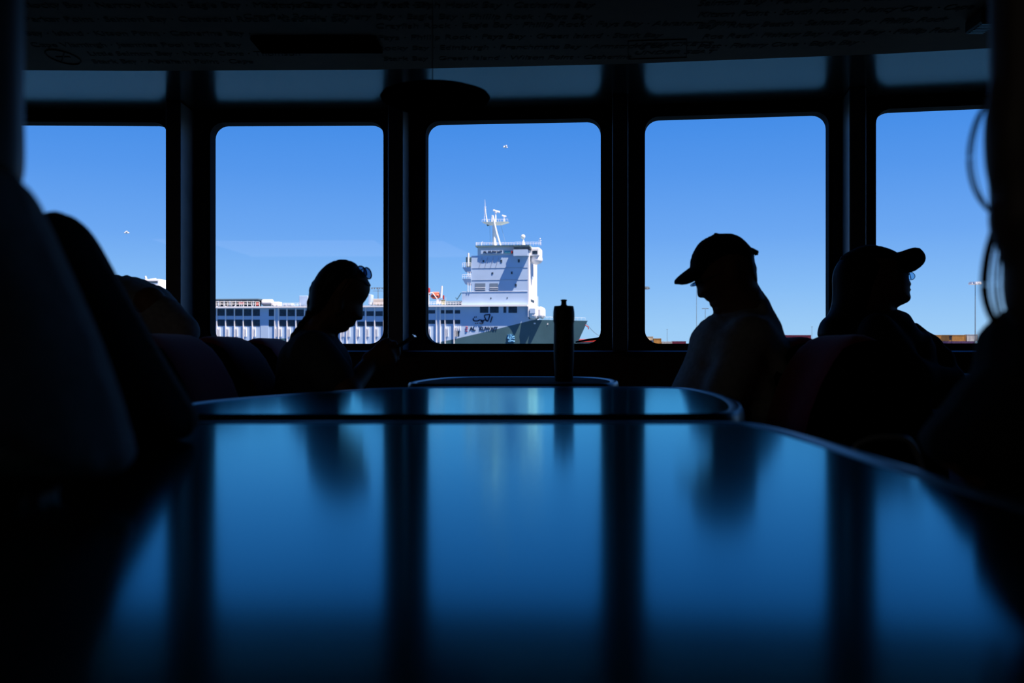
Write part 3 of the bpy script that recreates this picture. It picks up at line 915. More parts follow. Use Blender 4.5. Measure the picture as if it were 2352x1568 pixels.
ey = empty('glasses', 'thin-rimmed glasses on the man in the black cap, just below the peak', 'glasses', M1(590, 540))
base = Vector(ey.location)
M_pale = glass_mat('pale_lens', (0.55, 0.74, 0.88))
def glasses(one, c0, sy_, rx, rz, tilt, parent, ear, m_l, face=1):
    c_ = Vector(one(c0[0], c0[1], sy_ * .032)) - base
    u = Vector((-sy_ * face * .40, .92, 0)); v_ = Vector((math.sin(tilt), 0, math.cos(tilt)))
    pts = [c_ + u * (rx * math.cos(a)) + v_ * (rz * math.sin(a)) for a in np.linspace(0, 2 * PI, 21)]
    f_ = MB().tube(pts, .0012, 6).build('rim', M_glint, parent, smooth=True)
    nn = u.cross(v_) * .0006
    fr_, bk = [p + nn for p in pts[:-1]], [p - nn for p in pts[:-1]]
    k_ = len(fr_)
    mesh('lens', fr_ + bk, [tuple(range(k_)), tuple(range(k_, 2 * k_))[::-1]] + [(i, k_ + i, k_ + (i + 1) % k_, (i + 1) % k_) for i in range(k_)], m_l, f_)
    MB().tube([Vector(one(c0[0], c0[1] - 12, sy_ * .058)) - base, Vector(one(ear[0], ear[1], sy_ * .080)) - base], .0014, 6).build('temple', M_glint, parent)
for sy in (-1, 1): glasses(M1, (572, 541), sy, .024, .013, .9, ey, (920, 410), M_pale, -1)

# ---- person in a cap facing right, beyond the right-hand seats
dt = 3.9
Tz = lambda pts: zt(pts, 1860, 520, 4.126, dt)
T_ = lambda x, y, dy=0.0: (Tz([(x, y)])[0][0] * (1 + dy / dt), dt + dy, CZ + (Tz([(x, y)])[0][1] - CZ) * (1 + dy / dt))
tx = Tz([(600, 0)])[0][0]
per = empty('person', 'person with long dark hair and upturned cap, facing right with chin raised', 'person', (tx, dt, 0))
tface = sm(Tz([(400, 300), (560, 200), (740, 215), (850, 280), (900, 360), (925, 420), (940, 450), (932, 480), (935, 505), (950, 525), (957, 545), (952, 568), (940, 578), (957, 595), (956, 606), (944, 615), (942, 630), (948, 645), (954, 668), (950, 692), (936, 712),
               (905, 728), (850, 752), (800, 782), (820, 860), (700, 900), (480, 840), (420, 650)]), 0)
V = Vol((tx - .30, dt - .34, .40), (tx + .60, dt + .34, 1.30), .006)
V.poly(tface, dt, .072, .082, q=.62, k=.01)
tt = [(480, 770), (640, 775), (800, 778), (840, 793), (890, 808), (918, 830), (935, 880), (958, 935), (998, 985), (1075, 990), (1100, 1060), (1135, 1110), (1160, 1250), (1120, 1500), (1080, 1800), (900, 1980), (600, 2020), (380, 1960), (260, 1600), (230, 1300), (240, 1120), (290, 980), (380, 850)]
V.poly(sm(Tz(tt)), dt, .16, .11, q=.5, k=.02, neck=(Tz([(0, 760)])[0][1], .06, Tz([(0, 1000)])[0][1]))
for sy in (-1, 1):
    s_, e_, w_ = T_(640, 990, sy * .17), T_(1000, 1430, sy * .22), T_(1500, 1460, sy * .08)
    V.chain([s_, e_, w_], [.046, .038, .026], .02)
    hand(V, w_, (1, -sy * .3, -.2), (0, 0, -1), (0, -sy, 0), curl=(.3, .5, .4), scale=.9)
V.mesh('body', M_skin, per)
S = Vol((tx - .32, dt - .38, .40), (tx + .56, dt + .38, 1.08), .007)
S.poly(Tz(tt), dt, .178, .11, q=.5, k=.02, neck=(Tz([(0, 745)])[0][1], .07, Tz([(0, 985)])[0][1]), fold=folds(.5, -.8, 44, .005, 1.0))
for sy in (-1, 1):
    S.chain([T_(640, 990, sy * .17), T_(1000, 1430, sy * .22), T_(1350, 1455, sy * .12)], [.068, .056, .046], .04)
S.chain([T_(1000, 960, -.02), T_(1150, 1130, -.03), T_(1280, 1250, -.05), T_(1350, 1400, -.1)], [.02, .035, .03, .03], .03)
S.mesh('jacket', mat('dark_green_jacket', (.022, .026, .03), .9, .15), per)
Hh = Vol((tx - .36, dt - .14, .80), (tx + .24, dt + .14, 1.30), .005)
Hh.poly(sm(Tz([(300, 300), (430, 240), (600, 250), (700, 340), (690, 450), (600, 620), (520, 800), (430, 880), (300, 1010), (150, 1080), (75, 1050), (85, 960), (115, 890), (180, 835), (215, 740), (225, 620), (218, 480), (245, 380)])), dt, .085, .085, q=.5, k=.008)
Hh.mesh('hair', M_hair, per)
legs(per, tx, dt, 1)
cap = empty('cap', 'dark cap with a curved peak tipped upwards on the person facing right', 'cap', T_(560, 300))
Cv = Vol((tx - .18, dt - .13, 1.0), (tx + .14, dt + .13, 1.28), .0045)
Cv.poly(sm(Tz([(288, 330), (295, 285), (340, 255), (400, 222), (470, 190), (540, 174), (610, 176), (700, 195), (770, 220), (835, 258), (860, 330), (850, 400), (760, 380), (620, 370), (480, 380), (350, 400)]), 1), dt, .088, .09, q=.5, k=.008)
Cv.mesh('crown', M_cap, cap)
brim([(800, 250), (860, 238), (930, 213), (990, 197), (1040, 203)], [(840, 420), (880, 430), (930, 434), (970, 424), (1000, 412)], T_, .08, 'peak', M_cap, cap, bulge=(78, 0))
ey = empty('glasses', 'pale-rimmed glasses on the person in the upturned cap', 'glasses', T_(940, 460))
base = Vector(ey.location)
for sy in (-1, 1): glasses(T_, (952, 468), sy, .024, .016, -.25, ey, (760, 380), M_pale, 1)

# ---- slumped person in grey at the left window
ds = 3.3
Sz = lambda pts: zt(pts, 0, 440, 4.356, ds)
S_ = lambda x, y, dy=0.0: (Sz([(x, y)])[0][0] * (1 + dy / ds), ds + dy, CZ + (Sz([(x, y)])[0][1] - CZ) * (1 + dy / ds))
sx0 = Sz([(1350, 0)])[0][0]
slp = empty('person', 'person in a grey sweatshirt slumped over the far left seats, head out of sight', 'person', (sx0, ds, 0))
st = [(700, 880), (900, 850), (1080, 830), (1110, 832), (1160, 826), (1185, 838), (1215, 850), (1245, 848), (1280, 840), (1310, 852), (1380, 866), (1440, 880), (1500, 915), (1560, 935), (1610, 950), (1655, 985), (1700, 1040), (1740, 1072), (1760, 1200), (1740, 1500), (1760, 2000), (1700, 2400), (1300, 2480), (900, 2300), (760, 1700)]
V = Vol((sx0 - .62, ds - .36, .40), (sx0 + .42, ds + .36, 1.24), .0065)
V.poly(sm(Sz([(x, y + 14) for x, y in st])), ds, .17, .12, q=.5, k=.02)
V.ell(S_(640, 950), (.085, .075, .105), .03)
V.cap(S_(760, 960), S_(640, 980), .055, .05, .03)
for i_, sy in enumerate((-1, 1)):
    s_, e_ = S_(1500, 1110, sy * .17), S_(1780, 1440, sy * .18)
    w_ = S_(1500, 1780, sy * .12)
    V.chain([s_, e_, w_], [.05, .042, .03], .02)
    hand(V, w_, (-1, -sy * .2, -.4), (0, 0, -1), (0, -sy, 0), curl=(.3, .5, .4), scale=.95)
V.mesh('body', M_skin, slp)
S = Vol((sx0 - .56, ds - .40, .40), (sx0 + .44, ds + .40, 1.22), .007)
S.poly(sm(Sz(st)), ds, .188, .12, q=.5, k=.02, fold=folds(.9, .3, 40, .005))
for sy in (-1, 1):
    if sy < 0:
        S.chain([S_(1500, 1150, -.15), S_(1650, 1270, -.17), S_(1810, 1400, -.18)], [.055, .058, .050], .03)
        S.chain([S_(1810, 1400, -.18), S_(1480, 1740, -.12)], [.050, .036], .03)
    else:
        S.chain([S_(1520, 1150, .15), S_(1680, 1300, .17), S_(1800, 1430, .18)], [.055, .056, .050], .03)
        S.chain([S_(1800, 1430, .18), S_(1500, 1740, .12)], [.050, .036], .03)
S.mesh('sweatshirt', M_sweat, slp)
Hh = Vol(np.array(S_(640, 950)) - .15, np.array(S_(640, 950)) + .15, .006)
Hh.ell(S_(625, 930), (.092, .086, .10), .01)
Hh.mesh('hair', M_hair, slp)
legs(slp, sx0 - .06, ds, -1)

# ---- two people close on the left
def pxp(d): 
    return lambda pts: [((x - CX) * d / F, CZ + (HY - y) * d / F) for x, y in pts]
db = 1.17
Bz = pxp(db - .03)
B_ = lambda x, y, dy=0.0: (Bz([(x, y)])[0][0], db + dy, Bz([(x, y)])[0][1])
bt = [(20, 520), (60, 500), (100, 491), (135, 488), (162, 494), (184, 513), (202, 540), (226, 585), (250, 630), (290, 697), (330, 765), (365, 828), (400, 885), (432, 935), (445, 965), (440, 995), (420, 1004), (330, 1004), (240, 1002), (-90, 1004), (-100, 1180), (-120, 1400), (-140, 1540), (-300, 1560), (-420, 1300), (-440, 900), (-400, 640), (-250, 545), (-100, 520)]
pb_ = empty('person', 'person in a black top on the left, leaning a forearm on the nearest table', 'person', (-.70, db, 0))
V = Vol((-.98, db - .36, .40), (-.30, db + .36, 1.44), .007)
V.poly(sm(Bz([(x - 8, y + 8) for x, y in bt[:18]] + bt[18:])), db - .03, .12, .11, q=.5, k=.02, neck=(1.03, .08, .93))
hc = (-.73, db, 1.22)
V.ell(hc, (.092, .075, .115), .02)
V.cap((-.71, db, 1.12), (-.73, db, .98), .055, .065, .03)
V.ell((-.632, db, 1.205), (.014, .011, .022), .008)
V.chain([(-.646, db, 1.15), (-.640, db, 1.148)], [.016, .014], .006)
for sy in (-1, 1):
    V.chain([(-.70, db - .04 + sy * .13, .93), (-.60, db - .04 + sy * .15, .80), (-.52, db - .04 + sy * .06, .788)], [.045, .038, .026], .02)
    hand(V, (-.52, db - .04 + sy * .06, .785), (1, -sy * .3, 0), (0, 0, -1), (0, -sy, .2), curl=(.5, .9, .6), scale=.8)
V.mesh('body', M_skin, pb_)
S = Vol((-1.0, db - .38, .40), (-.32, db + .38, 1.10), .007)
S.poly(sm(Bz(bt)), db - .03, .135, .11, q=.5, k=.02, neck=(1.05, .09, .93), fold=folds(.7, .7, 40, .003))
for sy in (-1, 1):
    S.chain([(-.70, db - .04 + sy * .13, .93), (-.60, db - .04 + sy * .15, .805), (-.53, db - .04 + sy * .07, .797)], [.056, .048, .040], .03)
S.mesh('top', M_coat, pb_)
Hh = Vol(np.array(hc) - .16, np.array(hc) + .16, .006)
Hh.ell((-.745, db, 1.245), (.098, .084, .11), .01)
Hh.mesh('hair', M_hair, pb_)
legs(pb_, -.74, db, 1)

da = .74
Az = pxp(da - .035)
at = [(-40, 395), (20, 385), (60, 400), (84, 440), (104, 492), (135, 560), (168, 635), (200, 705), (228, 770), (252, 835), (274, 900), (292, 960), (308, 1020), (322, 1066), (300, 1092), (200, 1096), (60, 1098), (-790, 1100), (-820, 1500), (-840, 2050), (-1000, 2080), (-1060, 1600), (-1060, 1000), (-900, 600), (-600, 430), (-300, 390)]
pa_ = empty('person', 'person in a charcoal knit top, long-haired, nearest the camera on the left edge', 'person', (-.66, da, 0))
V = Vol((-.96, da - .34, .40), (-.24, da + .34, 1.48), .007)
at = [(x - 26, y) for x, y in at]
V.poly(sm(Az([(x - 14, y + 6) for x, y in at])), da - .04, .11, .10, q=.5, k=.02, neck=(1.0, .07, .90))
hc = (-.60, da, 1.26)
V.ell(hc, (.090, .074, .115), .02)
V.cap((-.60, da, 1.16), (-.62, da, .97), .05, .06, .03)
V.ell((-.503, da, 1.245), (.014, .011, .022), .008)
for sy in (-1, 1):
    V.chain([(-.62, da - .05 + sy * .11, .92), (-.52, da - .05 + sy * .14, .80), (-.44, da - .05 + sy * .05, .787)], [.042, .036, .025], .02)
    hand(V, (-.44, da - .05 + sy * .05, .785), (1, -sy * .3, 0), (0, 0, -1), (0, -sy, .2), curl=(.3, .5, .4), scale=.8)
V.mesh('body', M_skin, pa_)
S = Vol((-.98, da - .36, .40), (-.24, da + .36, 1.06), .007)
S.poly(sm(Az(at)), da - .04, .125, .10, q=.5, k=.02, neck=(1.02, .08, .90), fold=folds(.85, .5, 38, .004))
for sy in (-1, 1):
    S.chain([(-.62, da - .05 + sy * .11, .92), (-.52, da - .05 + sy * .14, .805), (-.45, da - .05 + sy * .07, .797)], [.052, .046, .038], .03)
S.mesh('knit_top', M_knit, pa_)
Hh = Vol((-.80, da - .17, .92), (-.34, da + .17, 1.46), .006)
Hh.poly(sm(Az([(x - 38, y) for x, y in [(48, 330), (44, 200), (46, 60), (44, -100), (20, -320), (-60, -560), (-240, -700), (-480, -680), (-600, -420), (-560, 0), (-420, 300), (-200, 420), (20, 430), (44, 400)]])), da - .02, .08, .09, q=.5, k=.01)
for k_ in range(7):
    yy = (k_ - 3) * .022
    Hh.chain([(-.54, da - .03 + yy, 1.20), (-.44, da - .03 + yy, 1.08), (-.425, da - .03 + yy * 1.1, .98), (-.43, da - .03 + yy, .94)], [.012, .011, .009, .004], .008)
Hh.mesh('hair', M_hairb, pa_)
legs(pa_, -.68, da, 1)

# ---- long-haired person close on the right
dr = .95
Rz = pxp(dr - .045)
R_ = lambda x, y, dy=0.0: (Rz([(x, y)])[0][0], dr + dy, Rz([(x, y)])[0][1])
rt = [(2420, 640), (2360, 668), (2312, 698), (2278, 721), (2260, 742), (2246, 760), (2242, 780), (2246, 830), (2236, 850), (2212, 864), (2196, 885), (2180, 915), (2145, 952), (2118, 985), (2104, 1015), (2112, 1050), (2150, 1075), (2230, 1130), (2330, 1300), (2420, 1560), (2560, 1800), (2950, 1840), (3060, 1500), (3060, 1000), (2940, 740), (2750, 650), (2560, 630)]
rt = [(x + 26, y) for x, y in rt]
pr = empty('person', 'person with long loose backlit hair and a black jacket at the right edge', 'person', (.66, dr, 0))
V = Vol((.34, dr - .34, .40), (1.02, dr + .34, 1.44), .007)
V.poly(sm(Rz([(x + 10, y + 8) for x, y in rt])), dr - .05, .11, .10, q=.5, k=.02, neck=(.94, .06, .83))
hc = (.51, .87, 1.285)
V.ell(hc, (.09, .074, .112), .02)
V.chain([(.53, .87, 1.20), (.59, .89, 1.08), (.68, dr - .03, .92)], [.052, .050, .065], .03)
V.ell((.414, .87, 1.265), (.014, .011, .022), .008)
V.chain([(.430, .87, 1.215), (.434, .87, 1.212)], [.016, .014], .006)
for sy in (-1, 1):
    V.ell((.52, .87 + sy * .074, 1.28), (.018, .009, .03), .008)
for sy in (-1, 1):
    V.chain([(.68, dr + sy * .13, .85), (.58, dr + sy * .16, .66), (.52, dr + sy * .06, .62)], [.045, .036, .026], .02)
    hand(V, (.52, dr + sy * .06, .62), (-1, -sy * .2, -.2), (0, 0, -1), (0, -sy, .2), curl=(.3, .5, .4), scale=.85)
V.mesh('body', M_skin, pr)
S = Vol((.34, dr - .36, .40), (1.04, dr + .36, 1.0), .007)
S.poly(sm(Rz(rt)), dr - .05, .125, .10, q=.5, k=.02, neck=(.96, .07, .83), fold=folds(-.7, .6, 40, .003))
for sy in (-1, 1):
    S.chain([(.68, dr + sy * .13, .85), (.59, dr + sy * .16, .68), (.54, dr + sy * .08, .63)], [.055, .048, .038], .03)
S.mesh('jacket', M_coat, pr)
legs(pr, .72, dr, -1, knee=.36)
hs = MB()
rnd = random.Random(8)
dh = .80
Hp = lambda x, y, dy=0: Vector(((x - CX) * dh / F, dh + dy, CZ + (HY - y) * dh / F)) - Vector(pr.location)
# bulk of the hair, with its wavy outline
Hh = Vol((.36, dh - .07, .84), (.80, dr + .14, 1.38), .005)
edge = [(2284, -120), (2283, 60), (2284, 200), (2280, 250), (2270, 300), (2272, 370), (2282, 430), (2284, 470), (2279, 520), (2296, 565), (2312, 600), (2318, 660), (2316, 700), (2340, 760), (2420, 760), (2480, 400), (2520, -120), (2480, -300), (2330, -330)]
Hh.poly(sm([((x - 6 - CX) * (dh - .02) / F, CZ + (HY - y) * dh / F) for x, y in edge]), dh - .02, .035, .05, q=.5, k=.01)
Hh.ell((.530, .87, 1.315), (.098, .086, .105), .03)
Hh.chain([(.60, .87, 1.28), (.635, .885, 1.14), (.655, .90, .98)], [.060, .050, .030], .03)
Hh.chain([(.50, .82, 1.35), (.455, .79, 1.25), (.44, dh - .02, 1.14)], [.050, .045, .035], .03)
Hh.mesh('hair', M_hairb, pr)
def strand(pts, r):
    pts = [Hp(*p) for p in chaikin([p if len(p) == 3 else (*p, 0) for p in pts], 3, closed=False)]
    hs.tube(pts, r, 6)
strand([(2292, 180), (2264, 240), (2242, 275), (2228, 325), (2224, 375), (2233, 425), (2251, 460), (2272, 484), (2294, 500)], .0017)
strand([(2292, 190), (2270, 236), (2250, 275), (2238, 325), (2236, 378), (2246, 428), (2262, 466), (2294, 510)], .0006)
strand([(2288, 470), (2280, 530), (2266, 575), (2258, 625), (2257, 670), (2267, 712), (2286, 748)], .0022)
strand([(2292, 470), (2286, 540), (2273, 590), (2267, 640), (2268, 680), (2278, 715), (2296, 745)], .0013)
strand([(2304, 520), (2296, 580), (2290, 640), (2292, 690), (2304, 735)], .0014)
strand([(2312, 540), (2306, 590), (2303, 640), (2306, 690), (2318, 730)], .0012)
strand([(2300, 500), (2288, 560), (2279, 620), (2280, 680), (2296, 740)], .0008)
hs.build('loose_strands', M_hairb, pr, smooth=True)
# handbag with an arched handle, behind the right edge of the nearest table
hbx, hby = (2040 - CX) * 1.22 / F, 1.22
bag = empty('handbag', 'black handbag whose arched glossy handle shows over the nearest table right edge', 'handbag', (hbx, hby, .45))
s = MB()
for i_, (z, a_, b_) in enumerate([(.0, .13, .07), (.03, .14, .08), (.15, .13, .07), (.22, .11, .04), (.235, .10, .012)]): pass
prof = [(.002, .13, .065), (.03, .145, .078), (.14, .135, .07), (.21, .115, .04), (.228, .10, .014)]
vs, fs = [], []
n = 28
for z, a_, b_ in prof:
    for k_ in range(n):
        t_ = 2 * PI * k_ / n
        vs.append((a_ * abs(math.cos(t_)) ** .5 * (1 if math.cos(t_) > 0 else -1), b_ * abs(math.sin(t_)) ** .5 * (1 if math.sin(t_) > 0 else -1), z))
for i_ in range(len(prof) - 1):
    for k_ in range(n): fs.append((i_ * n + k_, i_ * n + (k_ + 1) % n, (i_ + 1) * n + (k_ + 1) % n, (i_ + 1) * n + k_))
fs.append(tuple(range(n))[::-1]); fs.append(tuple((len(prof) - 1) * n + k_ for k_ in range(n)))
mesh('bag_body', vs, fs, M_coat, bag, smooth=True)
q = 1.22 / F
MB().tube(chaikin([(-.06, 0, .20), ((1957 - 2040) * q, 0, CZ + (HY - 1028) * q - .45), ((1985 - 2040) * q, 0, CZ + (HY - 1012) * q - .45), ((2015 - 2040) * q, 0, CZ + (HY - 1003) * q - .45), ((2060 - 2040) * q, 0, CZ + (HY - 1004) * q - .45), ((2100 - 2040) * q, 0, CZ + (HY - 1012) * q - .45), (.06, 0, .20)], 2, closed=False), .0035, 8).build('handle', mat('glossy_grey_strap', (.16, .18, .2), .25, .6), bag, smooth=True)
# ------------------------------------------------------------------ outside: sea, quay, ship
def water():
    m = bpy.data.materials.new('harbour_water')
    m.use_nodes = True
    n = m.node_tree; b = n.nodes['Principled BSDF']
    b.inputs['Base Color'].default_value = (0.01, 0.05, 0.09, 1)
    b.inputs['Roughness'].default_value = 0.12
    t = n.nodes.new('ShaderNodeTexCoord'); no = n.nodes.new('ShaderNodeTexNoise'); bp = n.nodes.new('ShaderNodeBump')
    no.inputs['Scale'].default_value = 0.6; no.inputs['Detail'].default_value = 5
    bp.inputs['Strength'].default_value = 0.6; bp.inputs['Distance'].default_value = 0.5
    n.links.new(t.outputs['Object'], no.inputs['Vector']); n.links.new(no.outputs['Fac'], bp.inputs['Height']); n.links.new(bp.outputs[0], b.inputs['Normal'])
    return m
ZW = -3.0
tag(MB().box(-1500, 1500, 6.2, 405, ZW - .5, ZW).build('sea', water()), 'calm dark blue harbour water outside the windows', 'sea', kind='structure')
M_conc = mat('quay_concrete', (.30, .29, .27), .9, .2, scale=.3)
tag(MB().box(-1500, 1500, 405, 2500, ZW - .5, 1.2).build('ground_quay', M_conc), 'concrete quay', 'quay', kind='structure')
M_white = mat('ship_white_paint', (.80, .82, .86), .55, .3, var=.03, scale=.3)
M_white_shade = mat('ship_white_shade_tint', (.42, .57, .78), .6, .3, var=.04, scale=.3)  # ship's white, with the blue of its shaded side mixed into the colour
M_slate = mat('ship_slate_hull_paint', (.05, .12, .155), .6, .3, var=.10, scale=.15)
M_dark = mat('dark_opening', (.02, .045, .075), .5, .3, var=.4, scale=1.5)
M_letter = mat('navy_lettering', (.01, .02, .05), .6, .2)
M_red = mat('red_paint', (.45, .03, .02), .5, .3)
M_orange = mat('orange_lifeboat', (.55, .09, .05), .45, .4)
M_green = mat('green_grey_deck', (.22, .32, .30), .7, .2)
M_yel = mat('faded_yellow_paint', (.45, .42, .20), .7, .2)
YAW = math.radians(8)
s_, c_ = math.sin(YAW), math.cos(YAW)
X0s, Y0s = (1212.6 - CX) * 300 / F, 300.0
def S2(px, py, v=0.0):
    """picture position of a point on a plane parallel to the ship's side, v metres inboard -> (u, z)"""
    k = (px - CX) / F
    u = (k * (Y0s + v * c_) - X0s - v * s_) / (c_ + k * s_)
    Y = Y0s - u * s_ + v * c_
    return u, CZ + (HY - py) * Y / F
def U(px, v=0.0): return S2(px, 800, v)[0]
ship = empty('livestock_ship', 'long white and slate livestock carrier ship with a tall bridge tower, moored outside the windows', 'ship', (X0s, Y0s, 0), -YAW)
def bx(name, x0, x1, y0, y1, va, vb, m, parent=None, vref=None, bevel=0):
    """box given by its picture extents on the near face (at v = va)"""
    vr = va if vref is None else vref
    ua, za = S2(x0, y1, vr); ub, _ = S2(x1, y1, vr)
    _, zb = S2((x0 + x1) / 2, y0, vr); _, za = S2((x0 + x1) / 2, y1, vr)
    return MB().box(ua, ub, min(va, vb), max(va, vb), za, zb).build(name, m, parent or ship, bevel=bevel)
DECK = S2(1150, 700)[1]
# hull -------------------------------------------------------------
def vnear(u, z):
    tip = 13.6 + (16.9 - 13.6) * (z - 2.2) / (9.5 - 2.2)
    u0 = -6.0 + (z - 9.0) * .35
    t = (u - u0) / (tip - u0)
    return 0.0 if t <= 0 else min(16.0, 16.0 * t ** 1.6)
sheer = [(-200, 865), (700, 858), (900, 810), (1001, 787), (1042.7, 778.7), (1098, 766), (1155, 752), (1189.6, 743), (1215, 736), (1231, 733), (1400, 733)]
def zl(u):
    pts = [S2(*p) for p in sheer]
    for (a, b) in zip(pts, pts[1:]):
        if a[0] <= u <= b[0]: return max(ZW + .5, a[1] + (b[1] - a[1]) * (u - a[0]) / (b[0] - a[0]))
    return pts[-1][1]
FC = 9.55
us = [-185, -180, -150, -110, -80, -60] + [x * .5 for x in range(-100, 35)]
def hull(name, lo, hi, m, umax=None):
    """closed skin following the near and far sides between two heights"""
    tipu = lambda z: 13.6 + (16.9 - 13.6) * (z - 2.2) / 7.3
    uu = [u for u in us if umax is None or u <= umax]
    R = 6
    vs, fs = [], []
    idx = {}
    for side in (0, 1):
        for i, u in enumerate(uu):
            for r in range(R + 1):
                z = lo(u) + (hi(u) - lo(u)) * r / R
                ue = min(u, tipu(z))
                v = vnear(ue, z)
                if side: v = 32 - v
                idx[side, i, r] = len(vs)
                vs.append((ue, v, z))
    n = len(uu)
    for i in range(n - 1):
        for r in range(R):
            a, b, c, d = (idx[0, i, r], idx[0, i + 1, r], idx[0, i + 1, r + 1], idx[0, i, r + 1])
            fs.append((a, b, c, d))
            a, b, c, d = (idx[1, i, r], idx[1, i + 1, r], idx[1, i + 1, r + 1], idx[1, i, r + 1])
            fs.append((b, a, d, c))
        fs.append((idx[0, i, R], idx[0, i + 1, R], idx[1, i + 1, R], idx[1, i, R]))
        fs.append((idx[1, i, 0], idx[1, i + 1, 0], idx[0, i + 1, 0], idx[0, i, 0]))
    fs.append(tuple(idx[0, 0, r] for r in range(R + 1)) + tuple(idx[1, 0, r] for r in range(R, -1, -1)))
    fs.append(tuple(idx[1, n - 1, r] for r in range(R + 1)) + tuple(idx[0, n - 1, r] for r in range(R, -1, -1)))
    return mesh(name, vs, fs, m, ship)
lower = hull('hull', lambda u: ZW - .3, lambda u: min(zl(u), FC), M_slate)
upper = hull('upper_hull', lambda u: min(zl(u), FC), lambda u: DECK, M_white_shade, umax=0.0)
# forward end of the white hull, between the tower front and the dark bow
hull_f = MB()
pts = [(0, vnear(0, 9)), (2.5, vnear(2.5, 9))]
hull_f.hexa([(0, vnear(0, 9) + .05, zl(0)), (2.2, vnear(2.2, 9.3), FC - .05), (2.2, 29.5, FC - .05), (0, 29.6, zl(0))], [(0, vnear(0, 9) + .05, FC + .3), (2.2, vnear(2.2, 9.3), FC + .01), (2.2, 29.5, FC + .01), (0, 29.6, FC + .3)])
hull_f.build('bow_shoulder', M_white_shade, ship)
# deck edge walkway that overhangs and shades the side
MB().box(-185, 0.0, -1.33, 33, DECK - .5, DECK).build('main_deck', M_white, ship)
# bow fittings
bx('hawse_fitting', 1226, 1230, 741, 744, vnear(1.5, 8.5) - .15, vnear(1.5, 8.5) + .5, M_white)
bx('hawse_fitting', 1251, 1258, 741.5, 745, vnear(5, 8.4) + .2, vnear(5, 8.4) + 1.4, M_white, vref=vnear(4, 8.4))
MB().tube([(16.2, 15.7, 8.2), (17.1, 15.9, 7.6), (17.2, 16, 6.9)], .16, 8).build('bow_anchor_fitting', M_red, ship)
# bow rail
s = MB()
for k in range(13):
    u = 3 + k * 1.1
    v = vnear(min(u, 16.8), 9.5)
    s.tube([(u, v + .1, FC), (u, v + .1, FC + .9)], .03, 4)
s.tube([(3 + k * 1.1, vnear(min(3 + k * 1.1, 16.8), 9.5) + .1, FC + .9) for k in range(13)], .03, 4)
s.build('bow_rail', M_white, ship)
# emblem on the dark bow (generic pale blue mark)
def on_hull(px, py, out=.12):
    v = 0
    for _ in range(6):
        u, z = S2(px, py, v)
        v = vnear(u, z)
    return (u, v - out, z)
def ribbon(strokes, wd, name, m, proj, parent=ship, th=.06):
    g = MB()
    for st in strokes:
        pts = [Vector(proj(*p)) for p in st]
        g.tube(pts, wd, 6)
    o = g.build(name, m, parent)
    return o
E = lambda pts: [(960 + x / 4.355, 440 + y / 4.355) for x, y in pts]
ribbon([E([(905, 1430), (900, 1465), (920, 1480)]), E([(925, 1425), (925, 1480), (905, 1500)]), E([(945, 1430), (935, 1455), (965, 1450)]), E([(915, 1465), (965, 1470)]), E([(910, 1500), (940, 1490), (965, 1500)]), E([(930, 1440), (945, 1470)])], .32, 'bow_emblem', mat('pale_blue_emblem', (.12, .36, .60), .6, .2), on_hull)
# names
def ship_text(txt, px0, px1, ybase, ytop, name, v=-.08, m=None, proj=None):
    cu = bpy.data.curves.new(name, 'FONT')
    cu.body = txt; cu.extrude = .05; cu.size = 1.0; cu.offset = .03
    cu.materials.append(m or M_letter)
    o = text_mesh(cu, name)
    xs = [v_.co.x for v_ in o.data.vertices]; ys = [v_.co.y for v_ in o.data.vertices]
    w_, h_ = max(xs) - min(xs), max(ys) - min(ys)
    (u0, z0), (u1, _) = S2(px0, ybase, v), S2(px1, ybase, v)
    z1 = S2(px0, ytop, v)[1]
    o.parent = ship
    o.rotation_euler = (PI / 2, 0, 0)
    o.location = (u0, v, z0)
    o.scale = ((u1 - u0) / w_, (z1 - z0) / h_, 1)
    return o
ship_text('AL', 1078.5, 1093, 758.5, 749.5, 'ship_name')
ship_text('KUWAIT', 1101, 1142.5, 758.5, 749.5, 'ship_name')
A_ = lambda pts: [(1040 + x / 6.918, 600 + y / 6.918) for x, y in pts]
flat = lambda px, py: (S2(px, py, -.1)[0], -.1, S2(px, py, -.1)[1])
ribbon([chaikin(A_(q), 2, closed=False) for q in (
    [(628, 876), (612, 925), (598, 970)],
    [(592, 845), (575, 900), (560, 945), (545, 952), (520, 915), (500, 872), (508, 852), (550, 848), (596, 843)],
    [(545, 952), (520, 930), (500, 932), (478, 945), (455, 932), (448, 950), (470, 968), (484, 950)],
    [(484, 950), (478, 985), (450, 992), (425, 978)],
    [(455, 940), (430, 925), (405, 945), (370, 948), (335, 945), (320, 925), (330, 905)],
    )] + [A_([(366, 885), (378, 882)]), A_([(340, 888), (352, 886)]), A_([(356, 985), (372, 986)]), A_([(388, 982), (402, 984)])], .19, 'arabic_ship_name', M_letter, flat)
ribbon([E([(478, 1352), (495, 1352), (495, 1370), (478, 1375), (478, 1395), (496, 1395)])], .12, 'red_side_mark', M_red, flat)
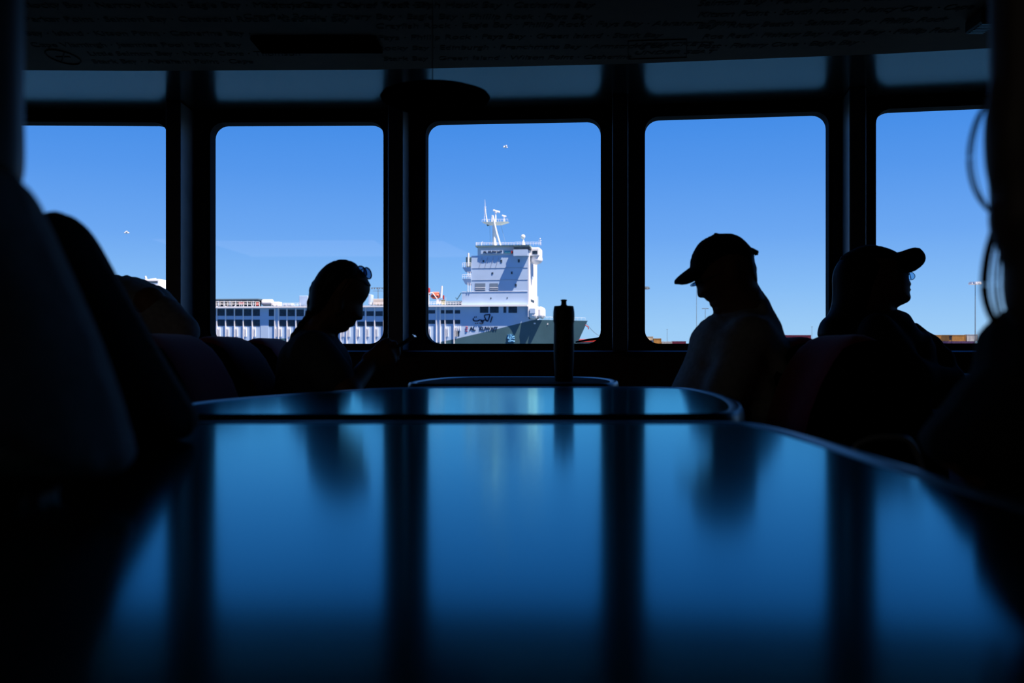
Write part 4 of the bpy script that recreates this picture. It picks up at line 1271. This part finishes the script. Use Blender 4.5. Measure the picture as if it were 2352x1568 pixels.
# ribs and openings down the side --------------------------------------------------
R2 = [470 + x / 4.356 for x in (31, 120, 208, 297, 385, 475)]
ribs = []
x_ = R2[0]
while x_ > 330: x_ -= 20.4; ribs.append(x_)
ribs += R2
ribs += [470 + x / 4.356 for x in (700, 737, 823, 912, 1000, 1090, 1180, 1270, 1360, 1420, 1515, 1610, 1700, 1790)]
x_ = 470 + 1790 / 4.356
ribs += [901.5, 922, 942, 961.5, 981.4, 1002, 1010.7, 1022, 1042.7]
for x in ribs: bx('side_rib', x - .9, x + .9, 702, 800, -.42, 0, M_white)
cols = [(470 + a / 4.356, 470 + b / 4.356) for a, b in ((40, 112), (128, 200), (218, 290), (305, 378), (393, 467), (482, 552), (642, 693), (750, 815), (828, 902), (918, 992), (1008, 1080), (1098, 1170), (1188, 1260), (1278, 1350), (1372, 1412), (1440, 1505), (1530, 1600), (1620, 1692), (1710, 1782))]
cols = [(x + 2, x + 18) for x in ribs[:12] if x < 470] + cols
for a, b in cols:
    y_ = 709.3 + (a - 485) * .006
    for t0, hh in ((y_, 15.5), (y_ + 24, 15.0)):
        if a > 700: hh -= 4.5; t0 += 3
        bx('side_opening', a, b, t0, t0 + hh, -.06, .3, M_dark)
for a, b in ((903, 920), (924, 940), (944, 960), (963.5, 979.5), (983.6, 999.3), (1012.8, 1021), (1023.9, 1040.5), (1044.8, 1056.8)):
    bx('side_opening', a, b, 711.8, 719.8, -.06, .3, M_dark)
    bx('side_opening', a, b, 734.5, 743.6, -.06, .3, M_dark)
for x in ribs:
    if 1000 < x < 1012: continue
    g = MB()
    for k, dx in enumerate((3.2, 6.6)):
        ua = U(x + dx - .45, -.4); ub = U(x + dx + .45, -.4)
        g.box(ua, ub, -.35, 0, S2(x, 773, 0)[1], S2(x, 751, 0)[1])
    g.build('side_ladder', M_white, ship)
for a, b in ((1102.4, 1121.5), (1125.3, 1145.2), (1156.3, 1162.8), (1168, 1187.5)):
    bx('side_doorway', a, b, 703, 718.3, -.06, .3, M_dark)
bx('side_hatch', 1045, 1055, 760, 772, -.06, .3, M_dark)
for x in (1044, 1048.5, 1053, 1057): bx('side_ladder', x - .5, x + .5, 749, 759, -.35, 0, M_white)
bx('side_hatch', 470 + 752 / 4.356, 470 + 830 / 4.356, 777, 795, -.06, .3, M_slate)
bx('side_door', 470 + 560 / 4.356, 470 + 640 / 4.356, 748, 795, -.12, .3, M_white_shade)
# superstructure -------------------------------------------------------------------
bx('deckhouse', 1061, 1212.6, 670.5, 699.5, 0.0, 28, M_white_shade)
bx('accommodation_block', 1082.8, 1212.4, 586.5, 670.7, 0.02, 24, M_white_shade)
MB().box(U(1212.5), .35, .0, 21.0, S2(1212, 727)[1], S2(1212, 574)[1]).build('tower_front', M_white, ship)
for y in (615, 642.5): bx('deck_line', 1082, 1212, y - .35, y + .35, -.07, 0, mat('deck_line_grey', (.32, .36, .42), .6))
bx('deck_line', 1061, 1212, 668.8, 669.8, -.12, 0, M_white)
bx('wheelhouse', 1097, 1181, 565.5, 587, 0.4, 24, M_white, vref=.4)
bx('bridge_top', 1092, 1216, 562.8, 566, -.7, 20, M_green, vref=-.7)
bx('bridge_bulwark', 1104.5, 1155.5, 574.3, 582.3, -.55, .4, M_white_shade)
ship_text('AL KUWAIT', 1109.5, 1154, 581.2, 575.4, 'bridge_name', v=-.62)
bx('bridge_wing', 1179, 1212.2, 572.5, 587.0, -2.4, 2, M_white_shade, vref=-2.4)
bx('wing_windows', 1180, 1217, 565.8, 571, -2.2, 2, M_dark, vref=-2.2)
bx('blue_bulwark', 1159, 1174, 576, 580.5, -.3, .4, mat('turquoise_paint', (.10, .42, .50), .6), vref=-.3)
bx('red_fitting', 1174, 1177.5, 576, 581.5, -.8, .4, M_red, vref=-.8)
# forward wing and its rounded underside
vF = 2.0
wf = empty('x', 'x', 'x'); bpy.data.objects.remove(wf)
uA, uB = U(1216, vF), U(1239, vF)
zt_ = lambda y: S2(1225, y, vF)[1]
g = MB().box(uA - .5, uB, vF, vF + 8, zt_(587.5), zt_(568))
g.build('forward_wing', M_white, ship, bevel=.3)
MB().box(uA + .9, uB - .6, vF - .08, vF + .2, zt_(583.3), zt_(575.6)).build('wing_window', M_dark, ship)
g = MB()
cu_ = (U(1216, vF) + U(1244, vF)) / 2
prof = [(.3, zt_(606)), (1.1, zt_(604)), (1.75, zt_(600)), (1.95, zt_(595)), (1.75, zt_(590)), (1.4, zt_(587))]
g.lathe(prof, cx=cu_, cy=vF + 2.2, n=20)
g.build('wing_underside', M_white, ship, smooth=True)
def front(name, x0, x1, y0, y1, m, out=.5):
    """box on the forward face of the tower, given by its picture extents"""
    def vv(px):
        k = (px - CX) / F
        return (k * (Y0s - .35 * s_) - X0s - .35 * c_) / (s_ - k * c_)
    va, vb = vv(x0), vv(x1)
    Ym = Y0s + (va + vb) / 2 * c_
    z_ = lambda y: CZ + (HY - y) * Ym / F
    MB().box(.3, .35 + out, va, vb, z_(y1), z_(y0)).build(name, m, ship)
front('tower_slot', 1220, 1224.4, 607, 641, M_white_shade, .04)
front('tower_window', 1218.8, 1226.6, 688.5, 694, M_dark, .06)
bx('fore_housing', 1213.5, 1234, 700, 733, -.1, 8, M_white, vref=-.1, bevel=1.1)
bx('fore_housing', 1233.5, 1247.2, 703.5, 731, 1.2, 9, M_white, vref=1.2, bevel=.9)
bx('fore_panel', 1217, 1229, 708, 719, -.22, .3, M_white_shade, vref=-.22)
# small windows
for x, y, ww, hh in ((1110.4, 599.6, 3.6, 4.6), (1151.2, 599.6, 4.2, 6.4), (1191.5, 598.8, 4.2, 7.2), (1131, 627.3, 3.6, 4.6), (1175.4, 626.3, 3.6, 5.6), (1184.6, 654.6, 4.4, 6), (1127.5, 684.6, 2.6, 2.6), (1165, 683.9, 2.6, 2.4)):
    bx('porthole', x - ww / 2, x + ww / 2, y - hh / 2, y + hh / 2, -.08, .2, M_dark)
for a, b in ((1091.3, 1114.6), (1124.6, 1144)):
    bx('mess_window', a, b, 650.3, 667.6, -.05, .2, mat('window_glass_grey', (.16, .22, .30), .3))
    bx('window_rail', a, b, 659.8, 661.3, -.14, 0, M_white)
    bx('window_rail', a, b, 664.3, 665, -.14, 0, M_white)
# raking pipes on the upper deck side
g = MB()
for xa in (1103, 1116, 1129, 1141):
    g.tube([(*[S2(xa + 5, 590)[0]], -.1, S2(xa, 590)[1]), (S2(xa - 2, 614)[0], -.1, S2(xa, 614)[1])], .06, 5)
g.build('raking_pipes', mat('pipe_grey', (.35, .40, .5), .6), ship)
# balconies on the aft side of the block
for (ya, yb) in ((610, 624), (636.5, 652.5)):
    u0, u1 = U(1062.5), U(1082.5)
    z1, z0 = S2(1072, ya)[1], S2(1072, yb)[1]
    g = MB()
    g.hexa([(u1 - 1.8, -.2, z0), (u1, -.2, z0), (u1, 6, z0), (u1 - 1.8, 6, z0)], [(u0, -.5, z1 - .5), (u1, -.5, z1 - .5), (u1, 6.2, z1 - .5), (u0, 6.2, z1 - .5)])
    g.build('balcony_underside', M_white_shade, ship)
    g = MB()
    for k in range(5):
        uu = u0 + (u1 - u0) * k / 4
        g.tube([(uu, -.4, z1 - .5), (uu, -.4, z1 + .8)], .05, 4)
    g.tube([(u0, -.4, z1 + .8), (u1, -.4, z1 + .8)], .05, 4); g.tube([(u0, -.4, z1 + .2), (u1, -.4, z1 + .2)], .04, 4)
    g.build('balcony_rail', M_white, ship)
for x in (1075, 1080):
    g = MB().tube([(U(x), -.2, S2(x, 670)[1]), (U(x), -.2, S2(x, 624)[1])], .12, 6)
    g.build('balcony_post', M_white, ship)
bx('stair_tower', 1070, 1083, 590, 612, .3, 3, M_green, vref=.3)
MB().tube([(U(1076), -.2, S2(1076, 611)[1]), (U(1076), -.2, S2(1076, 581)[1])], .28, 8).build('davit_post', M_white, ship)
MB().tube([(U(1060), -.2, S2(1060, 672)[1]), (U(1050), -.2, S2(1050, 688)[1])], .14, 6).tube([(U(1050), -.2, S2(1050, 688)[1]), (U(1047), -.2, S2(1047, 683)[1])], .12, 6).build('deck_davit', M_slate, ship)
bx('low_locker', 1024, 1061, 691, 699.5, 1, 4, mat('locker_blue_grey', (.10, .20, .30), .6), vref=1)
# top rails
def rail(x0, x1, y0, y1, v, n, name='rail', m=M_white, r=.045, mid=True):
    g = MB()
    for k in range(n + 1):
        x = x0 + (x1 - x0) * k / n
        u, za = S2(x, y1, v); zb = S2(x, y0, v)[1]
        g.tube([(u, v, za), (u, v, zb)], r, 4)
    for yy in ((y0, (y0 + y1) / 2) if mid else (y0,)):
        g.tube([(S2(x0, yy, v)[0], v, S2(x0, yy, v)[1]), (S2(x1, yy, v)[0], v, S2(x1, yy, v)[1])], r, 4)
    return g.build(name, m, ship)
rail(1093, 1180, 557, 563, -.8, 14)
rail(1182, 1243, 556, 563, -.8, 10)
rail(487, 596, 693, 703, -.8, 12, r=.07)
rail(624, 690, 696, 703, -.8, 10)
rail(850, 982, 695, 701, -.8, 18)
rail(984, 1060, 693, 700, -.8, 12)
rail(330, 486, 695, 703.5, -.8, 18)
# mast
vm = 8.0
Q = lambda x, y, v=vm: (S2(x, y, v)[0], v, S2(x, y, v)[1])
g = MB()
g.tube([Q(1136.2, 567), Q(1135.5, 540), Q(1134.6, 511)], [.68, .6, .46], 8)
g.tube([Q(1132.3, 567, vm + 1.5), Q(1133, 515, vm + .5)], .16, 6)
g.tube([Q(1139.3, 567, vm + 1.5), Q(1137.5, 515, vm + .5)], .16, 6)
for k in range(9):
    y = 562 - k * 5.2
    g.tube([Q(1132.5, y), Q(1139 - k * .15, y - 3)], .08, 4)
g.build('mast', M_white, ship)
MB().tube([Q(1150.5, 567, vm - 2.5), Q(1141, 536, vm - 2.2), Q(1131.5, 495, vm - 1.8)], .28, 8).build('mast_brace', M_white, ship)
g = MB()
u0, z0 = S2(1109, 511, vm); u1 = S2(1168, 511, vm)[0]
ua, ub = S2(1122, 514, vm)[0], S2(1150, 514, vm)[0]
g.hexa([(ua, vm - .8, z0 - .75), (ub, vm - .8, z0 - .75), (ub, vm + 1.5, z0 - .75), (ua, vm + 1.5, z0 - .75)], [(u0, vm - 1.6, z0), (u1, vm - 1.6, z0), (u1, vm + 2, z0), (u0, vm + 2, z0)])
g.build('mast_platform', M_white, ship)
g = MB()
for k in range(12):
    uu = u0 + (u1 - u0) * k / 11
    g.tube([(uu, vm - 1.5, z0), (uu, vm - 1.5, z0 + .75)], .035, 4)
g.tube([(u0, vm - 1.5, z0 + .75), (u1, vm - 1.5, z0 + .75)], .035, 4)
g.build('platform_rail', M_white, ship)
g = MB().tube([Q(1119, 510), Q(1115.5, 490), Q(1114.2, 475), Q(1113.7, 458)], [.2, .17, .1, .04], 6)
g.tube([Q(1112.5, 510), Q(1113.2, 475)], .06, 4)
for y in (475, 480, 484, 497): g.tube([Q(1112, y), Q(1117, y + .5)], .07, 4)
g.build('antenna_mast', M_white, ship)
MB().tube([Q(1138.4, 510), Q(1138.4, 487.5)], [.24, .18], 8).build('radar_post', M_white, ship)
g = MB()
a_, b_ = Vector(Q(1133, 482.8)), Vector(Q(1148, 487.2))
g.tube([a_, b_], .30, 6)
g.tube([Q(1139, 489), Q(1139.5, 485)], .35, 8)
g.build('radar_scanner', M_white, ship)
g = MB().tube([Q(1158, 510), Q(1158, 498)], .14, 6)
g.tube([Q(1153.2, 494.6), Q(1162.6, 497)], .22, 6).tube([Q(1157.5, 498.6), Q(1158.2, 496)], .3, 8)
g.build('radar_scanner', M_white, ship)
g = MB().tube([Q(1129.8, 511), Q(1130, 494)], .16, 6); g.build('lamp_post', M_white, ship)
MB().tube([Q(1119, 518), Q(1122.5, 515.5)], .32, 8).build('fog_horn', M_slate, ship)
g = MB()
for a_, b_ in (((1125, 514), (1126, 566)), ((1141, 527), (1147, 536)), ((1150, 515), (1162, 562))): g.tube([Q(*a_), Q(*b_)], .035, 4)
g.build('mast_stays', mat('stay_wire', (.3, .4, .5), .5), ship)
g = MB()
c0 = Q(1201.5, 543.5, 5)
g.lathe([(.05, -.68), (.4, -.56), (.62, -.25), (.66, .05), (.56, .4), (.32, .62), (.02, .7)], *c0, n=16)
g.build('satellite_dome', M_white, ship, smooth=True)
MB().tube([Q(1202, 563, 5), Q(1202, 553, 5), Q(1202, 548, 5)], [.6, .25, .2], 8).build('dome_stand', M_white, ship)
g = MB().tube([Q(1240.8, 563, 1), Q(1240.5, 546, 1)], .08, 5)
g.tube([Q(1237, 552, 1), Q(1244, 552.5, 1)], .07, 4).tube([Q(1240, 548, 1), Q(1241, 549, 1)], .25, 6)
g.build('wing_lamp_post', M_white, ship)
g = MB().tube([Q(1106, 563, 2), Q(1106, 557, 2), Q(1109, 555, 2)], .12, 6).tube([Q(1095, 565, 2), Q(1095, 556, 2)], .1, 5)
g.build('wing_lamp_post', M_white, ship)
# long dark awning, tanks and houses along the deck
bx('deck_awning', 470, 594.5, 685.8, 691.5, 1, 12, mat('awning_dark', (.05, .09, .13), .7), vref=1, bevel=.3)
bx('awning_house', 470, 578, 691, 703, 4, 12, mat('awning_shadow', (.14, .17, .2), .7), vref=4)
for x in range(8): bx('awning_post', 487 + x * 13.4, 488.2 + x * 13.4, 691, 703, 1, 1.3, M_white_shade, vref=1)
bx('deck_hose_box', 548, 559, 693, 699, 0, .6, mat('faded_red', (.35, .10, .12), .7), vref=0)
bx('red_fitting', 588.5, 592, 694, 701, 0, .6, M_red, vref=0)
g = MB()
u0, z0 = S2(599.5, 702, 2); u1 = S2(624.5, 702, 2)[0]; z1 = S2(612, 687, 2)[1]
rr = (z1 - z0) / 2
g.tube([(u0 + .3, 2 + rr, z0 + rr), (u1 - .3, 2 + rr, z0 + rr)], rr, 20)
g.tube([(u0, 2 + rr, z0 + rr), (u0 + .3, 2 + rr, z0 + rr)], [rr * .75, rr], 20).tube([(u1 - .3, 2 + rr, z0 + rr), (u1, 2 + rr, z0 + rr)], [rr, rr * .75], 20)
g.build('deck_tank', M_white, ship, smooth=False)
bx('deck_locker', 687, 707, 679, 702.5, 1, 5, M_white_shade, vref=1, bevel=.1)
bx('deck_locker', 626, 640, 693, 702.5, 1, 4, M_white, vref=1, bevel=.1)
bx('deck_locker', 650, 668, 696, 702.5, 1, 4, M_white_shade, vref=1, bevel=.1)
bx('deck_house', 846, 852, 676, 700, 1, 4, M_white_shade, vref=1, bevel=.1)
bx('deck_house', 857, 900, 686, 700, 2, 8, mat('pale_tan_paint', (.62, .56, .50), .6), vref=2, bevel=.1)
bx('deck_house', 905, 960, 684, 700, 3, 10, M_white, vref=3, bevel=.1)
# red crane pedestal beside the third window
g = MB().tube([Q(979, 700, 3), Q(979, 678, 3)], [.9, .8], 10)
g.build('crane_pedestal', M_white, ship)
g = MB().box(S2(972, 675, 2)[0], S2(983.5, 675, 2)[0], 2, 5, S2(978, 676, 2)[1], S2(978, 660, 2)[1])
g.build('crane_cab', M_red, ship, bevel=.2)
MB().tube([Q(977, 662, 3), Q(980, 638, 3), Q(979, 630, 3)], [.35, .25, .15], 6).build('crane_jib', mat('pink_grey', (.5, .36, .38), .6), ship)
# davits around the lifeboat
g = MB().tube([Q(984, 696, .2), Q(984, 672, .2)], .22, 6).tube([Q(1013.2, 684, .2), Q(1015, 656.5, .2)], [.35, .26], 8).tube([Q(993, 672, -.2), Q(1004, 686, -.2)], .14, 6).tube([Q(984, 674, .2), Q(993, 672, .2)], .16, 6)
g.build('lifeboat_davit', M_white, ship)
bx('deck_cabinet', 1002, 1013, 687, 697.5, .2, 1.5, M_white, vref=.2)
bx('deck_cabinet', 1014, 1022, 688.5, 699, .2, 1.5, M_yel, vref=.2)
bx('red_fitting', 1017, 1019.8, 678, 687.5, 0, .6, M_red, vref=0)
for x in (984, 1023.5): bx('deck_post', x - .5, x + .5, 682, 700, 0, .3, M_white_shade, vref=0)
# stern house glimpsed through the first window
bx('stern_house', 331, 366, 641, 703, 6, 20, M_white, vref=6, bevel=.2)
bx('stern_house', 340, 392, 662, 703, 4, 22, M_white_shade, vref=4, bevel=.2)
bx('stern_windows', 338, 362, 645.5, 649.5, 5.9, 6.1, M_dark, vref=5.9)
g = MB().tube([Q(336, 642, 7), Q(334, 634, 7)], .3, 6).tube([Q(345, 642, 7), Q(358, 640, 7)], .25, 6); g.build('stern_davit', M_white, ship)
# lifeboat: hangs in its davit
lu, lz = S2(1000.5, 680, .8)
lb = Vector((lu, .8, lz)); lw = Matrix.Translation((X0s, Y0s, 0)) @ Matrix.Rotation(-YAW, 4, 'Z') @ lb
boat = empty('lifeboat', 'orange enclosed lifeboat hanging beside the red crane on the ship deck', 'lifeboat', tuple(lw), -YAW)
lh = (S2(1010, 680, .8)[0] - S2(987, 680, .8)[0]) / 2
vs, fs = [], []
n, mseg = 14, 12
for i in range(n + 1):
    t = i / n * 2 - 1
    sc_ = max(.08, (1 - abs(t) ** 2.6)) ** .6
    for k in range(mseg):
        a_ = 2 * PI * k / mseg
        vs.append((t * lh, 1.0 * sc_ * math.cos(a_), (.95 if math.sin(a_) > 0 else .85) * sc_ * math.sin(a_)))
for i in range(n):
    for k in range(mseg): fs.append((i * mseg + k, i * mseg + (k + 1) % mseg, (i + 1) * mseg + (k + 1) % mseg, (i + 1) * mseg + k))
fs.append(tuple(range(mseg))[::-1]); fs.append(tuple(n * mseg + k for k in range(mseg)))
mesh('hull', vs, fs, M_orange, boat, smooth=True)
MB().box(-lh * .7, lh * .75, -.55, .55, .6, 1.25).build('canopy', mat('pale_orange', (.85, .30, .20), .5), boat, bevel=.2)
for k in (-.5, 0, .5): MB().box(lh * k - .3, lh * k + .3, -1.02, -.9, -.25, .1).build('porthole', M_dark, boat)
# mooring line from the bow
wb = Matrix.Translation((X0s, Y0s, 0)) @ Matrix.Rotation(-YAW, 4, 'Z')
pA = wb @ Vector((16.6, 15.8, 8.6)); pB = P(1385, 774, 340)
pts = [pA.lerp(pB, t) - Vector((0, 0, 3 * t * (1 - t))) for t in np.linspace(0, 1, 9)]
tag(MB().tube(pts, .06, 5).build('mooring_rope', mat('rope', (.15, .17, .2), .9)), 'thin mooring rope running down from the tip of the ship bow', 'rope')
# ------------------------------------------------------------------ containers, lamp masts and the far boat
def container(x0, x1, y0, y1, d, m, label, group=None, mark=None):
    a, b = P(x0, y1, d), P(x1, y0, d)
    w_, h_ = b.x - a.x, b.z - a.z
    t = empty('shipping_container', label, 'container', (a.x, d, a.z), 0, group)
    n = max(3, int(w_ / .55))
    pts = []
    for k in range(n):
        x = w_ * k / n; st = w_ / n
        pts += [(x, 0.0), (x + st * .3, 0.0), (x + st * .45, .09), (x + st * .85, .09)]
    pts += [(w_, 0), (w_, 2.4), (0, 2.4)]
    MB().prism(pts, .12, h_ - .12).build('side_walls', m, t)
    g = MB()
    for z in (0, h_ - .14): g.box(-.02, w_ + .02, -.06, .1, z, z + .14).box(-.02, w_ + .02, 2.35, 2.45, z, z + .14)
    for x in (0, w_ - .14): g.box(x - .01, x + .15, -.05, .1, 0, h_)
    g.box(0, w_, 0, 2.4, h_ - .1, h_ - .03)
    g.build('frame', m, t)
    if mark:
        g = MB()
        cxm, czm = w_ * mark, h_ * .55
        g.box(cxm - .5, cxm - .1, -.08, .0, czm - .1, czm + .8).box(cxm + .05, cxm + .5, -.08, 0, czm + .1, czm + .8).box(cxm - .4, cxm + .4, -.08, 0, czm - .8, czm - .2)
        g.build('door_mark', M_letter, t)
    return t
M_ora = mat('ochre_container', (.32, .17, .05), .7, .2, scale=.5)
M_cream = mat('cream_container', (.40, .35, .25), .7, .2, scale=.5)
M_grw = mat('pale_grey_container', (.36, .38, .40), .7, .2, scale=.5)
M_mar = mat('maroon_container', (.12, .02, .045), .7, .2, scale=.5)
M_pur = mat('purple_container', (.08, .05, .13), .7, .2, scale=.5)
M_blu = mat('blue_container', (.03, .06, .18), .7, .2, scale=.5)
G = 'stacked freight containers on the quay'
container(1474, 1500.5, 772.5, 781, 422, M_cream, 'cream container at the left corner of the fourth window', G)
container(1475, 1499.5, 781, 798.1, 422, M_blu, 'dark blue container under the cream one at the corner of the fourth window', G)
container(1502, 1519, 777, 798.1, 420, M_ora, 'short ochre container just right of the cream container', G)
container(1520, 1543.5, 784, 798.1, 420, M_grw, 'pale grey low container between the ochre and the maroon ones, left of the man', G)
container(1544.5, 1575.5, 783.4, 798.1, 421, M_mar, 'maroon low container touching the left side of the man in the pale shirt', G)
container(1797, 1863, 769.3, 783.3, 420, M_mar, 'large maroon container seen over the seat right of the man', G)
container(1797, 1863, 783.3, 798.1, 420, M_blu, 'blue container beneath the large maroon container', G)
container(2124, 2142, 773.8, 780, 424, M_pur, 'small purple container at the left of the ochre one in the last window', G)
container(2126, 2144, 780, 798.1, 424, M_cream, 'cream container beneath the small purple one in the last window', G)
container(2144, 2218, 769.0, 783.3, 420, M_ora, 'long ochre container with a dark mark, topmost in the last window', G, mark=.53)
container(2166, 2240, 783.3, 798.1, 420, M_pur, 'purple container under the long ochre container in the last window', G)
container(2221, 2246, 767.8, 783.3, 420, M_grw, 'pale container with a red patch at the right of the long ochre one', G)
P4 = P(2232, 779, 417.9)
def lamp_mast(x, ytop, ybot, d, kind, label, r=.16):
    a = P(x, ybot, d)
    h_ = (ybot - ytop) * d / F
    t = empty('lamp_mast', label, 'lamp mast', (a.x, d, 1.2))
    h_ += a.z - 1.2
    MB().tube([(0, 0, 0), (0, 0, h_)], r, 8, r2=r * .6).build('pole', M_mast, t)
    g = MB()
    if kind == 'ring':
        g.lathe([(2.2, h_ - .9), (2.4, h_ - .9), (2.4, h_ + .1), (2.2, h_ + .1)], n=20)
        for k in range(10):
            aa = 2 * PI * k / 10
            g.box(2.3 * math.cos(aa) - .3, 2.3 * math.cos(aa) + .3, 2.3 * math.sin(aa) - .3, 2.3 * math.sin(aa) + .3, h_ - .8, h_ - .3)
        for k in range(4): g.tube([(0, 0, h_ - .4), (2.3 * math.cos(k * PI / 2), 2.3 * math.sin(k * PI / 2), h_ - .4)], .08, 4)
    elif kind == 'bar':
        g.box(-1.3, 1.3, -.12, .12, h_ - .2, h_ + .02)
        for k in (-1.2, -.6, .6, 1.2): g.box(k - .22, k + .22, -.3, .3, h_ - .35, h_ - .1)
    elif kind == 'rows':
        g.box(-2.9, 2.9, -.1, .1, h_ - .15, h_)
        for k in range(6): g.box(-2.9 + k * 1.1, -2.4 + k * 1.1, -.3, .3, h_ - .7, h_ - .1)
        g.box(-2.2, 2.2, -.1, .1, h_ - 1.6, h_ - 1.45)
    else:
        g.box(-.3, .3, -.15, .15, h_ - .12, h_ + .05)
    g.build('lamp_head', M_white if kind == 'ring' and x > 2000 else M_mast, t)
    return t
M_mast = mat('mast_grey_metal', (.14, .18, .22), .6, .3)
lamp_mast(2240, 648, 790, 415, 'ring', 'tall lamp mast with a white ring head in the last window', .22)
lamp_mast(1599.8, 640, 790, 430, 'bar', 'tall thin lamp mast that drops from the glasses of the man in the cap', .12)
lamp_mast(1620, 707.5, 790, 430, 'bar', 'shorter T-shaped lamp mast just left of the chin of the man in the cap')
lamp_mast(1532.5, 756, 790, 430, 'stub', 'slim short pole over the pale grey container left of the man', .1)
lamp_mast(1478, 659, 790, 410, 'ring', 'lamp mast whose head peeks past the left edge of the fourth window', .16)
lamp_mast(1865, 750, 790, 430, 'stub', 'slim short pole at the right end of the large maroon container', .1)
lamp_mast(868.5, 660, 790, 430, 'rows', 'floodlight mast rising behind the ship between the woman and the pillar', .2)
# red and white workboat beyond the bow
bp_ = P(1352, 790, 330)
wbt = empty('workboat', 'low red and white boat beyond the ship bow, behind the bottle', 'boat', (bp_.x, 330, ZW))
prof = [(-6.5, 0), (-6, 2.6), (6.8, 3.4), (5.2, 0)]
vs = []
zt0, zt1 = -0.5, CZ + (HY - 784) * 330 / F - ZW
pl_ = [(-6.5, -1.8), (4, -1.9), (6.5, 0), (4, 1.9), (-6.5, 1.8)]
g = MB(); n = len(pl_)
vs = [(x * .86, y * .8, 0) for x, y in pl_] + [(x, y, zt1 * .80) for x, y in pl_] 
g.add(vs, [tuple(range(n))[::-1], tuple(range(n, 2 * n))] + [(i, (i + 1) % n, n + (i + 1) % n, n + i) for i in range(n)])
g.build('hull', mat('boat_white', (.75, .76, .85), .5), wbt)
g = MB().prism([(x * .98, y * .9) for x, y in pl_], zt1 * .80, zt1 * 1.12)
g.build('cabin_roof', M_red, wbt, bevel=.15)
MB().box(-4, 2.8, -1.75, -1.5, zt1 * .86, zt1 * .98).build('cabin_window', M_dark, wbt)
# wiper blade resting at the lower right corner of the middle window, on the outside
wa, wb_ = P(1322, 785.5, 5.36), P(1384, 776, 5.345)
wp = empty('window_wiper', 'thin black wiper arm lying across the lower right corner of the middle window', 'wiper', tuple(wb_))
MB().tube([wa - wb_, (wa - wb_) * .5 + Vector((0, 0, .002)), Vector((0, 0, 0))], [.004, .006, .007], 8).build('arm', M_black, wp)
MB().lathe([(.001, -.012), (.014, -.012), (.014, .008), (.001, .01)], n=16).build('hub', M_black, wp)
# gulls
def gull(x, y, d, span, label):
    c0_ = P(x, y, d)
    t = empty('seagull', label, 'bird', tuple(c0_), .5)
    g = MB().tube([(-.22, 0, 0), (-.1, 0, .02), (.1, 0, .02), (.24, 0, .03)], [.02, .07, .07, .03], 8)
    g.build('body', M_white, t, smooth=True)
    for sy in (-1, 1):
        g = MB()
        tip = Vector((-.05, sy * span, .08)); mid = Vector((.06, sy * span * .45, .16))
        r_ = [(.10, sy * .04, .05), mid + Vector((.05, 0, 0)), tip, mid - Vector((.12, 0, 0)), (-.1, sy * .04, .04)]
        top = [Vector(q_) + Vector((0, 0, .01)) for q_ in r_]
        g.add([Vector(q_) for q_ in r_] + top, [(0, 1, 3, 4), (1, 2, 3), (5, 9, 8, 6), (6, 8, 7), (0, 5, 6, 1), (1, 6, 7, 2), (2, 7, 8, 3), (3, 8, 9, 4), (4, 9, 5, 0)])
        g.build('wing', M_white, t)
gull(1160.5, 338.5, 90, .36, 'white seagull high in the middle window above the ship')
gull(290.5, 535, 90, .22, 'tiny white seagull in the leftmost window')
